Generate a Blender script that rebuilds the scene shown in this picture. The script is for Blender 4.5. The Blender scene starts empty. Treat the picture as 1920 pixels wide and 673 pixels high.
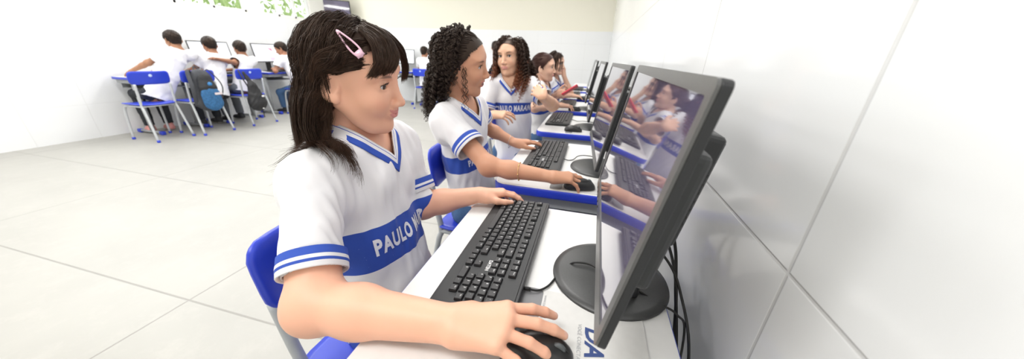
import bpy, bmesh, math, random
import numpy as np
from mathutils import Vector, Matrix, Euler
from mathutils.bvhtree import BVHTree
random.seed(7); RNG = np.random.default_rng(11)
SC = bpy.context.scene; COL = SC.collection
PI = math.pi

# ---------------------------------------------------------------- camera
cd = bpy.data.cameras.new('camera'); cam = bpy.data.objects.new('camera', cd); COL.objects.link(cam)
cd.sensor_fit = 'HORIZONTAL'; cd.sensor_width = 36.0; cd.lens = 566/1920*36.0; cd.clip_start = .02; cd.clip_end = 100
_r = Vector((0.96782879, 0.24939265, 0.03332784)); _f = Vector((-0.21861761, 0.89908432, -0.37928054))
_u = _r.cross(_f).normalized(); _r = _f.cross(_u).normalized()
_m = Matrix((( _r.x, _u.x, -_f.x, 0), (_r.y, _u.y, -_f.y, 0), (_r.z, _u.z, -_f.z, 1.16), (0, 0, 0, 1)))
cam.matrix_world = _m
cd.dof.use_dof = True; cd.dof.focus_distance = .62; cd.dof.aperture_fstop = 3.4
SC.camera = cam

# ---------------------------------------------------------------- colour management, world
SC.view_settings.view_transform = 'Standard'; SC.view_settings.look = 'None'
SC.view_settings.gamma = 1.0; SC.view_settings.use_curve_mapping = False
SC.view_settings.exposure = 0.35
W = bpy.data.worlds.new('world'); SC.world = W; W.use_nodes = True
wn = W.node_tree; wn.nodes.clear()
_o = wn.nodes.new('ShaderNodeOutputWorld'); _b = wn.nodes.new('ShaderNodeBackground')
_b.inputs['Color'].default_value = (.93, .97, 1, 1); _b.inputs['Strength'].default_value = 1.6
wn.links.new(_b.outputs[0], _o.inputs[0])

def area(name, loc, rot, sx, sy, power, col=(1, 1, 1)):
    l = bpy.data.lights.new(name, 'AREA'); l.shape = 'RECTANGLE'; l.size = sx; l.size_y = sy
    l.energy = power; l.color = col
    o = bpy.data.objects.new(name, l); COL.objects.link(o); o.location = loc; o.rotation_euler = rot
    return o
for _x in (-.9, -2.9, -4.9):
    for _y in (-.6, 1.8, 4.4):
        area('ceiling_lamp_light', (_x, _y, 2.93), (0, 0, 0), 1.2, .6, 23, (1, .985, .96))
area('window_daylight', (-5.95, 4.0, 2.3), (0, math.radians(-90), 0), 1.1, 5.0, 45, (.95, .98, 1))

# ---------------------------------------------------------------- materials
MATS = {}
def mat(name, col, rough=.5, metal=0, bump=None, noise=None, coat=0, spec=.5, attr=False, sss=0, emis=None):
    if name in MATS: return MATS[name]
    m = bpy.data.materials.new(name); m.use_nodes = True; nt = m.node_tree; p = nt.nodes['Principled BSDF']
    p.inputs['Base Color'].default_value = (*col, 1); p.inputs['Roughness'].default_value = rough
    p.inputs['Metallic'].default_value = metal; p.inputs['Specular IOR Level'].default_value = spec
    if coat: p.inputs['Coat Weight'].default_value = coat; p.inputs['Coat Roughness'].default_value = .05
    if sss:
        p.inputs['Subsurface Weight'].default_value = sss; p.inputs['Subsurface Scale'].default_value = .006
        p.inputs['Subsurface Radius'].default_value = (1, .35, .2)
    tc = nt.nodes.new('ShaderNodeTexCoord')
    src = None
    if attr:
        a = nt.nodes.new('ShaderNodeAttribute'); a.attribute_name = 'Col'; src = a.outputs['Color']
        nt.links.new(src, p.inputs['Base Color'])
    if noise:   # (scale, amount)
        n = nt.nodes.new('ShaderNodeTexNoise'); n.inputs['Scale'].default_value = noise[0]; n.inputs['Detail'].default_value = 6
        nt.links.new(tc.outputs['Object'], n.inputs['Vector'])
        mx = nt.nodes.new('ShaderNodeMix'); mx.data_type = 'RGBA'; mx.blend_type = 'MULTIPLY'; mx.inputs['Factor'].default_value = 1
        rp = nt.nodes.new('ShaderNodeMapRange'); rp.inputs['To Min'].default_value = 1-noise[1]; rp.inputs['To Max'].default_value = 1+noise[1]*.5
        rp.inputs['From Min'].default_value = .3; rp.inputs['From Max'].default_value = .7
        nt.links.new(n.outputs['Fac'], rp.inputs['Value'])
        if src: nt.links.new(src, mx.inputs['A'])
        else: mx.inputs['A'].default_value = (*col, 1)
        nt.links.new(rp.outputs[0], mx.inputs['B']); nt.links.new(mx.outputs['Result'], p.inputs['Base Color'])
    if bump:    # (scale, strength, distance)
        n = nt.nodes.new('ShaderNodeTexNoise'); n.inputs['Scale'].default_value = bump[0]; n.inputs['Detail'].default_value = 4
        nt.links.new(tc.outputs['Object'], n.inputs['Vector'])
        b = nt.nodes.new('ShaderNodeBump'); b.inputs['Strength'].default_value = bump[1]; b.inputs['Distance'].default_value = bump[2]
        nt.links.new(n.outputs['Fac'], b.inputs['Height']); nt.links.new(b.outputs[0], p.inputs['Normal'])
    if emis:
        p.inputs['Emission Color'].default_value = (*emis[0], 1); p.inputs['Emission Strength'].default_value = emis[1]
    MATS[name] = m; return m

def grid_mat(name, ax1, o1, s1, ax2, o2, s2, width, col, jcol, rough, noise=(3, .05), jrough=.6, coat=0, band=None, bumpd=.002, stain=None):
    """large slabs or tiles with thin joints, laid out in world metres"""
    m = bpy.data.materials.new(name); m.use_nodes = True; nt = m.node_tree; p = nt.nodes['Principled BSDF']
    N = nt.nodes.new; L = nt.links.new
    g = N('ShaderNodeNewGeometry'); sp = N('ShaderNodeSeparateXYZ'); L(g.outputs['Position'], sp.inputs[0])
    def mth(op, a, b=None):
        n = N('ShaderNodeMath'); n.operation = op
        for i, v in enumerate((a, b)):
            if v is None: continue
            if isinstance(v, (int, float)): n.inputs[i].default_value = v
            else: L(v, n.inputs[i])
        return n.outputs[0]
    def joint(ax, o, s):
        v = mth('DIVIDE', mth('SUBTRACT', sp.outputs[ax], o), s)
        fr = mth('FRACT', mth('ADD', v, 1000.5))
        return mth('MULTIPLY', mth('ABSOLUTE', mth('SUBTRACT', fr, .5)), s)
    d = mth('MINIMUM', joint(ax1, o1, s1), joint(ax2, o2, s2))
    mask = N('ShaderNodeMapRange'); mask.inputs['From Min'].default_value = width*.4; mask.inputs['From Max'].default_value = width
    L(d, mask.inputs['Value'])
    n = N('ShaderNodeTexNoise'); n.inputs['Scale'].default_value = noise[0]; n.inputs['Detail'].default_value = 8; L(g.outputs['Position'], n.inputs['Vector'])
    rp = N('ShaderNodeMapRange'); rp.inputs['From Min'].default_value = .3; rp.inputs['From Max'].default_value = .7
    rp.inputs['To Min'].default_value = 1-noise[1]; rp.inputs['To Max'].default_value = 1+noise[1]*.4; L(n.outputs['Fac'], rp.inputs['Value'])
    mx = N('ShaderNodeMix'); mx.data_type = 'RGBA'; mx.blend_type = 'MULTIPLY'; mx.inputs['Factor'].default_value = 1
    mx.inputs['A'].default_value = (*col, 1); L(rp.outputs[0], mx.inputs['B'])
    base = mx.outputs['Result']
    if stain:
        n2 = N('ShaderNodeTexNoise'); n2.inputs['Scale'].default_value = stain[0]; n2.inputs['Detail'].default_value = 12; n2.inputs['Roughness'].default_value = .75
        L(g.outputs['Position'], n2.inputs['Vector'])
        r2 = N('ShaderNodeMapRange'); r2.inputs['From Min'].default_value = .5; r2.inputs['From Max'].default_value = .72
        r2.inputs['To Max'].default_value = stain[1]; L(n2.outputs['Fac'], r2.inputs['Value'])
        m3 = N('ShaderNodeMix'); m3.data_type = 'RGBA'; L(r2.outputs[0], m3.inputs['Factor']); L(base, m3.inputs['A'])
        m3.inputs['B'].default_value = (*stain[2], 1); base = m3.outputs['Result']
    if band:   # (height, colour above)
        gt = mth('GREATER_THAN', sp.outputs['Z'], band[0])
        m4 = N('ShaderNodeMix'); m4.data_type = 'RGBA'; L(gt, m4.inputs['Factor'])
    m2 = N('ShaderNodeMix'); m2.data_type = 'RGBA'; L(mask.outputs[0], m2.inputs['Factor'])
    m2.inputs['A'].default_value = (*jcol, 1); L(base, m2.inputs['B']); res = m2.outputs['Result']
    bm_h = mask.outputs[0]
    if band:
        L(res, m4.inputs['A']); m4.inputs['B'].default_value = (*band[1], 1); res = m4.outputs['Result']
        bm_h = mth('MAXIMUM', mask.outputs[0], gt)
        r5 = N('ShaderNodeMapRange'); r5.inputs['To Min'].default_value = rough; r5.inputs['To Max'].default_value = .85; L(gt, r5.inputs['Value'])
        L(r5.outputs[0], p.inputs['Roughness'])
    else: p.inputs['Roughness'].default_value = rough
    L(res, p.inputs['Base Color'])
    b = N('ShaderNodeBump'); b.inputs['Strength'].default_value = .6; b.inputs['Distance'].default_value = bumpd
    L(bm_h, b.inputs['Height']); L(b.outputs[0], p.inputs['Normal'])
    if coat: p.inputs['Coat Weight'].default_value = coat; p.inputs['Coat Roughness'].default_value = .08
    MATS[name] = m; return m

# ---------------------------------------------------------------- tagging and mesh building
def tag(o, label=None, cat=None, group=None, kind=None):
    if label: o['label'] = label
    if cat: o['category'] = cat
    if group: o['group'] = group
    if kind: o['kind'] = kind
    return o
def empty(name, loc=(0, 0, 0), rz=0, label=None, cat=None, group=None, parent=None):
    o = bpy.data.objects.new(name, None); COL.objects.link(o); o.location = loc; o.rotation_euler = (0, 0, rz)
    o.empty_display_size = .05
    if parent: o.parent = parent
    return tag(o, label, cat, group)
def copy_tree(o, parent=None):
    c = o.copy(); COL.objects.link(c); c.parent = parent
    for ch in [x for x in SC.objects if x.parent == o]:
        copy_tree(ch, c)
    return c
def children(o): return [x for x in bpy.data.objects if x.parent == o]
def put(o, loc, rz, label, cat=None, group=None):
    o.location = loc; o.rotation_euler = (0, 0, rz); o['label'] = label
    if cat: o['category'] = cat
    if group: o['group'] = group
    return o

class MB:
    def __init__(s): s.v = []; s.f = []; s.m = []; s.sm = []
    def add(s, vs, fs, mi=0, smooth=False, M=None):
        b = len(s.v)
        for v in vs:
            v = Vector(v)
            if M is not None: v = M @ v
            s.v.append(v[:])
        for f in fs: s.f.append(tuple(b+i for i in f)); s.m.append(mi); s.sm.append(smooth)
        return s
    def bm(s, bm, mi=0, smooth=False, M=None):
        bm.verts.index_update()
        s.add([v.co.copy() for v in bm.verts], [[v.index for v in f.verts] for f in bm.faces], mi, smooth, M); bm.free(); return s
    def box(s, c, d, bev=0, mi=0, M=None, seg=2, smooth=False):
        bm = bmesh.new(); bmesh.ops.create_cube(bm, size=1, matrix=Matrix.Translation(c) @ Matrix.Diagonal((*d, 1)))
        if bev: bmesh.ops.bevel(bm, geom=bm.edges[:], offset=bev, segments=seg, affect='EDGES', profile=.5)
        return s.bm(bm, mi, smooth, M)
    def prism(s, pts, z0, z1, mi=0, M=None, bev=0, smooth=False, side_mi=None):
        n = len(pts)
        if not bev:
            s.add([(x, y, z0) for x, y in pts]+[(x, y, z1) for x, y in pts], [list(range(n))[::-1], list(range(n, 2*n))], mi, smooth, M)
            return s.add([(x, y, z0) for x, y in pts]+[(x, y, z1) for x, y in pts], [[i, (i+1) % n, n+(i+1) % n, n+i] for i in range(n)], mi if side_mi is None else side_mi, smooth, M)
        bm = bmesh.new(); vs = [bm.verts.new((x, y, z0)) for x, y in pts]; f = bm.faces.new(vs)
        r = bmesh.ops.extrude_face_region(bm, geom=[f]); bmesh.ops.translate(bm, verts=[g for g in r['geom'] if isinstance(g, bmesh.types.BMVert)], vec=(0, 0, z1-z0))
        bmesh.ops.recalc_face_normals(bm, faces=bm.faces)
        es = [e for e in bm.edges if abs(e.verts[0].co.z-e.verts[1].co.z) < 1e-6]
        bmesh.ops.bevel(bm, geom=es, offset=bev, segments=2, affect='EDGES', profile=.5)
        return s.bm(bm, mi, smooth, M)
    def tube(s, pts, r, n=10, mi=0, closed=False, M=None, caps=True, smooth=True, flat=1.0):
        pts = [Vector(p) for p in pts]; N = len(pts); rr = r if isinstance(r, (list, tuple)) else [r]*N
        vs = []; prev = None
        for i, p in enumerate(pts):
            a = pts[(i-1) % N] if closed or i > 0 else p; b = pts[(i+1) % N] if closed or i < N-1 else p
            t = (b-a).normalized()
            if prev is None:
                ref = Vector((0, 0, 1)) if abs(t.z) < .9 else Vector((1, 0, 0)); u = t.cross(ref).normalized()
            else: u = (prev-t*prev.dot(t)).normalized()
            prev = u; w = t.cross(u)
            for k in range(n):
                a_ = 2*PI*k/n; vs.append(p+u*math.cos(a_)*rr[i]+w*math.sin(a_)*rr[i]*flat)
        fs = []
        for i in range(N if closed else N-1):
            j = (i+1) % N
            for k in range(n): fs.append((i*n+k, i*n+(k+1) % n, j*n+(k+1) % n, j*n+k))
        if caps and not closed: fs.append(tuple(range(n))[::-1]); fs.append(tuple((N-1)*n+k for k in range(n)))
        return s.add(vs, fs, mi, smooth, M)
    def lathe(s, prof, n=32, mi=0, M=None, smooth=True):
        vs = []; fs = []
        for r, z in prof:
            for k in range(n): vs.append((r*math.cos(2*PI*k/n), r*math.sin(2*PI*k/n), z))
        for i in range(len(prof)-1):
            for k in range(n): fs.append((i*n+k, i*n+(k+1) % n, (i+1)*n+(k+1) % n, (i+1)*n+k))
        fs.append(tuple(range(n))[::-1]); fs.append(tuple((len(prof)-1)*n+k for k in range(n)))
        return s.add(vs, fs, mi, smooth, M)
    def build(s, name, mats, parent=None, loc=None, recalc=True, local=True):
        me = bpy.data.meshes.new(name); me.from_pydata(s.v, [], s.f)
        if not isinstance(mats, (list, tuple)): mats = [mats]
        for m in mats: me.materials.append(m)
        me.polygons.foreach_set('material_index', s.m); me.polygons.foreach_set('use_smooth', s.sm)
        if recalc:
            bm = bmesh.new(); bm.from_mesh(me); bmesh.ops.recalc_face_normals(bm, faces=bm.faces); bm.to_mesh(me); bm.free()
        o = bpy.data.objects.new(name, me); COL.objects.link(o)
        if parent is not None:
            o.parent = parent
            if not local: o.location = -Vector(parent.location)
        if loc is not None: o.location = loc
        return o
def rrect(w, h, r, n=6, cx=0, cy=0):
    pts = []
    for sx, sy, a0 in ((1, 1, 0), (-1, 1, 90), (-1, -1, 180), (1, -1, 270)):
        for k in range(n+1):
            a = math.radians(a0+90*k/n); pts.append((cx+sx*(w/2-r)+r*math.cos(a), cy+sy*(h/2-r)+r*math.sin(a)))
    return pts
def bez(pts, n=10):
    """smooth curve through points (Catmull-Rom)"""
    P = [Vector(p) for p in pts]; P = [P[0]*2-P[1]]+P+[P[-1]*2-P[-2]]; out = []
    for i in range(1, len(P)-2):
        a, b, c, d = P[i-1:i+3]
        for k in range(n):
            t = k/n; out.append(.5*((2*b)+(c-a)*t+(2*a-5*b+4*c-d)*t*t+(3*b-a-3*c+d)*t**3))
    out.append(P[-2]); return out
def frame(o, x, z=(0, 0, 1)):
    x = Vector(x).normalized(); z = Vector(z); y = z.cross(x).normalized(); z = x.cross(y)
    return Matrix(((x.x, y.x, z.x, o[0]), (x.y, y.y, z.y, o[1]), (x.z, y.z, z.z, o[2]), (0, 0, 0, 1)))
def text_geo(s, size, depth=.0, bold=0.0, align='CENTER', spacing=1.0, shear=0):
    cu = bpy.data.curves.new('t', 'FONT'); cu.body = s; cu.size = size; cu.extrude = depth/2; cu.offset = bold*size
    cu.align_x = align; cu.align_y = 'CENTER'; cu.space_character = spacing; cu.resolution_u = 3; cu.shear = shear
    ob = bpy.data.objects.new('t', cu); COL.objects.link(ob)
    dg = bpy.context.evaluated_depsgraph_get(); me = ob.evaluated_get(dg).to_mesh()
    vs = [v.co.copy() for v in me.vertices]; fs = [list(p.vertices) for p in me.polygons]
    ob.evaluated_get(dg).to_mesh_clear(); bpy.data.objects.remove(ob); bpy.data.curves.remove(cu)
    return vs, fs
# ---------------------------------------------------------------- materials used
M_floor = grid_mat('polished concrete', 'X', -1.78, 2.02, 'Y', .722, 1.01, .005, (.40, .392, .365), (.28, .27, .25), .45, noise=(1.6, .08), stain=(7, .28, (.52, .50, .465)), bumpd=.003)
M_wallR = grid_mat('white gloss tile side', 'Y', .375, .508, 'Z', .925, .508, .0035, (.85, .86, .87), (.70, .70, .70), .12, noise=(1.2, .02), bumpd=.0015)
M_wallB = grid_mat('white tile below cream paint', 'X', .26, .508, 'Z', .925, .508, .003, (.85, .86, .87), (.78, .79, .79), .2, noise=(1.2, .02), band=(1.675, (.84, .81, .69)))
M_wallL = grid_mat('white tile below window wall', 'Y', .375, .508, 'Z', .925, .508, .003, (.85, .86, .87), (.78, .79, .79), .2, noise=(1.2, .02), band=(1.695, (.84, .83, .78)))
M_paint = mat('cream paint', (.82, .80, .72), .85, bump=(40, .1, .001))
M_ceil = mat('white ceiling', (.85, .85, .84), .9, noise=(3, .03))
M_white = mat('white laminate', (.78, .775, .765), .35, noise=(60, .02))
M_blue = mat('blue plastic', (.025, .055, .56), .32, noise=(20, .05))
M_gray = mat('grey painted steel', (.36, .375, .385), .4, noise=(30, .04))
M_ltgray = mat('light grey steel tube', (.52, .54, .56), .35, noise=(30, .04))
M_blk = mat('black plastic', (.015, .016, .018), .45, bump=(900, .15, .0003))
M_blk2 = mat('black key plastic', (.022, .022, .024), .45, bump=(1500, .1, .0002))
M_bezel = mat('grey black bezel', (.10, .10, .10), .3, noise=(200, .08))
M_glass = mat('glossy switched off screen', (.11, .095, .16), .03, coat=1, spec=.8)
M_mark = mat('white print', (.75, .75, .75), .6)
M_navy = mat('navy print', (.03, .06, .20), .6)
M_lgprint = mat('grey print', (.35, .36, .38), .6)
M_pad = mat('white mouse mat', (.66, .655, .64), .5, noise=(80, .03))
M_padstrip = mat('dark strip of mouse mat', (.21, .21, .22), .5)
M_rub = mat('black cable rubber', (.012, .012, .012), .5)

# ---------------------------------------------------------------- setting
def quad_slab(name, lo, hi, m):
    b = MB(); c = [(a+d)/2 for a, d in zip(lo, hi)]; s_ = [d-a for a, d in zip(lo, hi)]
    b.box(c, s_); return tag(b.build(name, m), kind='structure')
XL, XR, YB, YF, ZC = -6.1, .26, 7.08, -2.6, 3.0
quad_slab('floor', (XL-.15, YF-.15, -.1), (XR+.15, YB+.15, 0), M_floor)
quad_slab('wall_right', (XR, YF-.15, 0), (XR+.15, YB+.15, ZC), M_wallR)
quad_slab('wall_back', (XL-.15, YB, 0), (XR, YB+.15, ZC), M_wallB)
quad_slab('wall_front', (XL-.15, YF-.15, 0), (XR, YF, ZC), M_paint)
quad_slab('ceiling', (XL-.15, YF-.15, ZC), (XR+.15, YB+.15, ZC+.1), M_ceil)
# left wall with a band of windows above the tiles
b = MB(); b.box((XL-.075, (YF+YB)/2, .86), (.15, YB-YF, 1.72)); b.box((XL-.075, (YF+YB)/2, 2.87), (.15, YB-YF, .26))
wins = [(-1.6, .2), (.8, 2.6), (3.2, 4.75), (5.0, 6.1)]
ys = [YF]+[y for w in wins for y in w]+[YB]
for i in range(0, len(ys), 2):
    b.box((XL-.075, (ys[i]+ys[i+1])/2, 2.23), (.15, ys[i+1]-ys[i], 1.02))
tag(b.build('wall_left', M_wallL), kind='structure')
M_frame = mat('white window frame', (.8, .8, .8), .4)
M_pane = bpy.data.materials.new('window glass'); M_pane.use_nodes = True
_nt = M_pane.node_tree; _nt.nodes.clear(); _o = _nt.nodes.new('ShaderNodeOutputMaterial'); _t = _nt.nodes.new('ShaderNodeBsdfTransparent')
_g = _nt.nodes.new('ShaderNodeBsdfGlossy'); _g.inputs['Roughness'].default_value = .02; _mx = _nt.nodes.new('ShaderNodeMixShader'); _mx.inputs[0].default_value = .08
_nt.links.new(_t.outputs[0], _mx.inputs[1]); _nt.links.new(_g.outputs[0], _mx.inputs[2]); _nt.links.new(_mx.outputs[0], _o.inputs[0])
for i, (y0, y1) in enumerate(wins):
    e = tag(empty('window_%d' % (i+1), (XL-.06, (y0+y1)/2, 1.72)), kind='structure')
    w = y1-y0; b = MB()
    for y in (-w/2+.02, w/2-.02, -w/6, w/6): b.box((0, y, .51), (.05, .04, 1.02), .004)
    for z in (.02, 1.0, .5): b.box((0, 0, z), (.05, w, .04), .004)
    b.build('window_frame', M_frame, e)
    b = MB(); b.box((.0, 0, .51), (.006, w-.04, .98)); b.build('window_pane', M_pane, e)
b = MB(); b.box((XR-.006, (YF+YB)/2, .05), (.012, YB-YF, .1), .003); tag(b.build('baseboard_right', M_wallR), kind='structure')
# ground and trees outside the windows
b = MB(); b.box((-16, 2, -.15), (19.5, 24, .1)); tag(b.build('ground', mat('lawn', (.18, .30, .07), .9, noise=(4, .3))), kind='structure')
def tree(x, y, h, label, seed):
    e = empty('tree', (x, y, -.1), 0, label, 'tree', 'trees outside the windows'); r = random.Random(seed)
    MB().tube([(0, 0, 0), (.05, .03, h*.3), (0, .06, h*.6)], [.12, .09, .05], 8).build('trunk', mat('bark', (.16, .11, .07), .9), e)
    b = MB()
    for k in range(1500):
        a = r.uniform(0, 2*PI); zz = r.uniform(-1, 1); R = (1-zz*zz)**.5*r.uniform(.5, 1)**.5
        c = Vector((R*math.cos(a)*1.3, R*math.sin(a)*1.4, h*.65+zz*h*.36))
        q = Euler((r.uniform(0, 6), r.uniform(0, 6), r.uniform(0, 6))).to_matrix().to_4x4(); s = r.uniform(.06, .13)
        b.add([(-s, 0, 0), (0, -s*.45, 0), (s, 0, s*.2), (0, s*.45, 0)], [(0, 1, 2, 3)], 0, False, Matrix.Translation(c) @ q)
    b.build('foliage', mat('leaves', (.42, .58, .20), .7), e, recalc=False)
tree(-9.0, 5.0, 3.9, 'leafy tree seen through the middle of the window band', 1)
tree(-9.3, 8.2, 3.6, 'leafy tree seen through the window nearest the hanging television', 2)
# ceiling fixtures
for i, _x in enumerate((-.9, -2.9, -4.9)):
    for j, _y in enumerate((-.6, 1.8, 4.4)):
        e = empty('ceiling_light', (_x, _y, 2.94), 0, 'flat rectangular ceiling light above the classroom, %s row from the side wall, %s along it' % (('first', 'second', 'third')[i], ('first', 'second', 'third')[j]), 'light', 'ceiling lights')
        b = MB(); b.box((0, 0, .035), (1.26, .66, .05), .006); b.build('housing', M_frame, e)
        b = MB(); b.box((0, 0, .004), (1.2, .6, .008), .002); b.build('diffuser', mat('lamp diffuser', (1, 1, 1), .6, emis=((1, .98, .95), 2.0)), e)

# ---------------------------------------------------------------- desk
def make_desk(label, w=.64, d=.487):
    e = empty('school_desk', (0, 0, 0), 0, label, 'desk', 'desks in the rows')
    b = MB(); b.prism(rrect(d-.006, w-.006, .045), .718, .7402, 0); b.build('desk_top', M_white, e)
    b = MB(); o_, i_ = rrect(d, w, .048), rrect(d-.008, w-.008, .044); n = len(o_); prof = [(0, .7395), (.35, .7402), (1, .736), (1, .712), (.6, .709), (0, .709)]
    vs = []
    for k, z in prof: vs += [(i_[q][0]+(o_[q][0]-i_[q][0])*k, i_[q][1]+(o_[q][1]-i_[q][1])*k, z) for q in range(n)]
    fs = [(a*n+q, a*n+(q+1) % n, ((a+1) % 6)*n+(q+1) % n, ((a+1) % 6)*n+q) for a in range(6) for q in range(n)]
    b.add(vs, fs, 0, True); b.build('edge_band', M_blue, e)
    b = MB()
    for s in (-1, 1):
        b.box((0, s*(w/2-.035), .685), (d-.10, .02, .048), .003); b.box((s*(d/2-.05), 0, .685), (.02, w-.07, .048), .003)
    b.box((0, 0, .6), (d-.12, w-.1, .006)); b.box((d/2-.07, 0, .64), (.006, w-.1, .08))
    b.build('under_frame', M_gray, e)
    for s in (-1, 1):
        b = MB(); y = s*(w/2-.06)
        b.tube([(-.04, y, .68), (-.04, y, .05)], .024, 14, flat=1.3); b.build('leg', M_gray, e)
        b = MB(); b.tube([(-d/2+.02, y, .03), (d/2-.02, y, .03)], .018, 12); f = b.build('foot_bar', M_gray, e)
        for q in (-1, 1):
            b = MB(); b.box((q*(d/2-.03), y, .025), (.07, .045, .05), .012, seg=3); b.build('foot_cap', M_blue, f)
    return e
def rsphere(M, r, mi=0): pass

# ---------------------------------------------------------------- monitor (origin on the desk under the screen centre, screen faces -x)
MW, MH = .52, .300
def make_monitor(label, zb=.115, tilt=9.8, lit=None, w=MW, h=MH, box=True):
    e = empty('computer_monitor', (0, 0, 0), 0, label, 'monitor', 'black monitors on the desks')
    T = Matrix.Translation((0, 0, zb)) @ Matrix.Rotation(math.radians(tilt), 4, 'Y')
    R = T @ Matrix(((0, 0, 1, 0), (1, 0, 0, 0), (0, 1, 0, 0), (0, 0, 0, 1)))      # prism xy -> (y,z), extrude -> x
    b = MB(); b.prism(rrect(w, h, .008, 4, 0, h/2), 0.003, .0125, 0, R, bev=.0015); b.build('casing', M_blk, e)
    # bezel frame
    b = MB(); o_, i_ = rrect(w-.001, h-.001, .008, 4, 0, h/2), rrect(w-.028, h-.036, .003, 4, 0, h/2+.003); n = len(o_)
    vs = [(x, y, .003) for x, y in o_]+[(x*.999, y, 0) for x, y in o_]+[(x, y, -.0002) for x, y in i_]+[(x, y, .0032) for x, y in i_]
    fs = [(a*n+q, a*n+(q+1) % n, (a+1)*n+(q+1) % n, (a+1)*n+q) for a in range(3) for q in range(n)]
    b.add(vs, fs, 0, False, R); bz = b.build('bezel', M_bezel, e)
    b = MB()
    for k in range(5): b.box((-.0006, w/2-.05-k*.028, .006), (.0016, .008, .003), .0004, 0, T)
    b.build('buttons', M_blk, bz)
    b = MB(); b.prism(rrect(w-.028, h-.036, .003, 4, 0, h/2+.003), .0016, .003, 0, R)
    if lit:
        b.build('screen', mat('lit screen', (.02, .02, .02), .2, emis=((.93, .95, 1), 1.05)), e)
        g = lit[0]; b = MB()
        for (y0, z0, y1, z1, mi) in g: b.add([(-.0002+.0016, y0, z0), (.0014, y1, z0), (.0014, y1, z1), (.0014, y0, z1)], [(0, 1, 2, 3)], mi, False, T)
        for (a_, b_, c_) in lit[1]: b.add([(.0012, *a_), (.0012, *b_), (.0012, *c_)], [(0, 1, 2)], 0, False, T)
        b.build('picture', [mat('screen red', (.1, .02, .03), .3, emis=((.9, .25, .38), .9)), mat('screen mauve', (.1, .08, .1), .3, emis=((.80, .62, .80), .9)), mat('screen grey', (.1, .1, .1), .3, emis=((.72, .74, .86), .9))], e, recalc=False)
    else: b.build('screen', M_glass, e)
    b = MB(); b.box((.031, 0, h*.47), (.038, w*.77, h*.60), .009, 0, T, seg=3); b.build('rear_housing', mat('charcoal rear housing', (.026, .028, .03), .42), e)
    # stand: neck and round base
    px = .075
    b = MB(); b.box((px, 0, (zb+.06)/2+.006), (.028, .085, zb+.05), .006); b.box((px-.004, 0, zb+.07), (.03, .07, .07), .006, 0); b.build('stand_neck', M_blk, e)
    b = MB(); b.lathe([(.113, 0), (.115, .002), (.113, .006), (.10, .0095), (.05, .0125), (.0, .0135)], 56, 0, Matrix.Translation((px-.035, .02, 0))); b.build('stand_base', mat('satin black base', (.045, .046, .047), .38, noise=(300, .1)), e)
    if box:
        b = MB(); b.box((.067, -.035, h*.54), (.030, .19, .160), .008, 0, T, seg=3); pc = b.build('mini_computer', M_blk, e)
        b = MB()
        for k in range(7): b.box((.067, -.035-.0965, h*.54-.04+k*.012), (.02, .002, .004), 0, 0, T)
        b.build('vent_slots', M_rub, pc)
    return e

# ---------------------------------------------------------------- keyboard (origin centre, +x towards the monitor, +y = user's left)
U = .0187
def key_rows():
    """list of (x_row, y_left_edge_in_units, width_units, legend, depth_units)"""
    rows = []
    x0 = .0565
    def row(x, items, y0=0):
        y = y0
        for it in items:
            if isinstance(it, (int, float)): y += it; continue
            t, w = (it if isinstance(it, tuple) else (it, 1)); rows.append((x, y, w, t, 1)); y += w
    row(x0, ['Esc', .9, 'F1', 'F2', 'F3', 'F4', .5, 'F5', 'F6', 'F7', 'F8', .5, 'F9', 'F10', 'F11', 'F12', .25, 'PrtSc', 'ScrLk', 'Pause'])
    row(x0-U*1.22, ["'", '1', '2', '3', '4', '5', '6', '7', '8', '9', '0', '-', '=', ('Back', 1.9), .25, 'Ins', 'Home', 'PgUp', .25, 'Num', '/', '*', '-'])
    row(x0-U*2.22, [('Tab', 1.5), 'Q', 'W', 'E', 'R', 'T', 'Y', 'U', 'I', 'O', 'P', '´', '[', ('Enter', 1.4), .25, 'Del', 'End', 'PgDn', .25, '7', '8', '9', '+'])
    row(x0-U*3.22, [('Caps', 1.75), 'A', 'S', 'D', 'F', 'G', 'H', 'J', 'K', 'L', 'Ç', '~', ']', 4.4-.0, '4', '5', '6', '.'])
    row(x0-U*4.22, [('Shift', 1.25), '\\', 'Z', 'X', 'C', 'V', 'B', 'N', 'M', ',', '.', ';', '?', ('Shift', 1.65), 1.25, '^', 1.25, '1', '2', '3', 'Ent'])
    row(x0-U*5.22, [('Ctrl', 1.25), ('Win', 1.15), ('Alt', 1.15), ('', 5.9), ('AltGr', 1.15), ('Fn', 1.0), ('Menu', 1.1), ('Ctrl', 1.2), .25, '<', 'v', '>', .25, ('0', 2), ',', 'Ent'])
    return rows
KROWS = key_rows(); KTOT = 22.9
def key_mesh(w, legend):
    b = MB(); W_, D_ = w*U-.0026, U-.0026
    bm = bmesh.new(); bmesh.ops.create_cube(bm, size=1, matrix=Matrix.Diagonal((D_, W_, .0055, 1)))
    for v in bm.verts:
        if v.co.z > 0: v.co.x *= 1-.0028/D_; v.co.y *= 1-.0028/W_
    bmesh.ops.bevel(bm, geom=[e for e in bm.edges if e.calc_length() > 0], offset=.0007, segments=1, affect='EDGES')
    b.bm(bm, 0, False)
    if legend:
        vs, fs = text_geo(legend, .0058 if len(legend) == 1 else .0036, 0, .012)
        b.add([(v.y+(.0022 if len(legend) == 1 else .003), -v.x+(W_/2-.0055 if len(legend) < 3 else 0), .00285) for v in vs], fs, 1)
    return b
KEY_ME = {}
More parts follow.
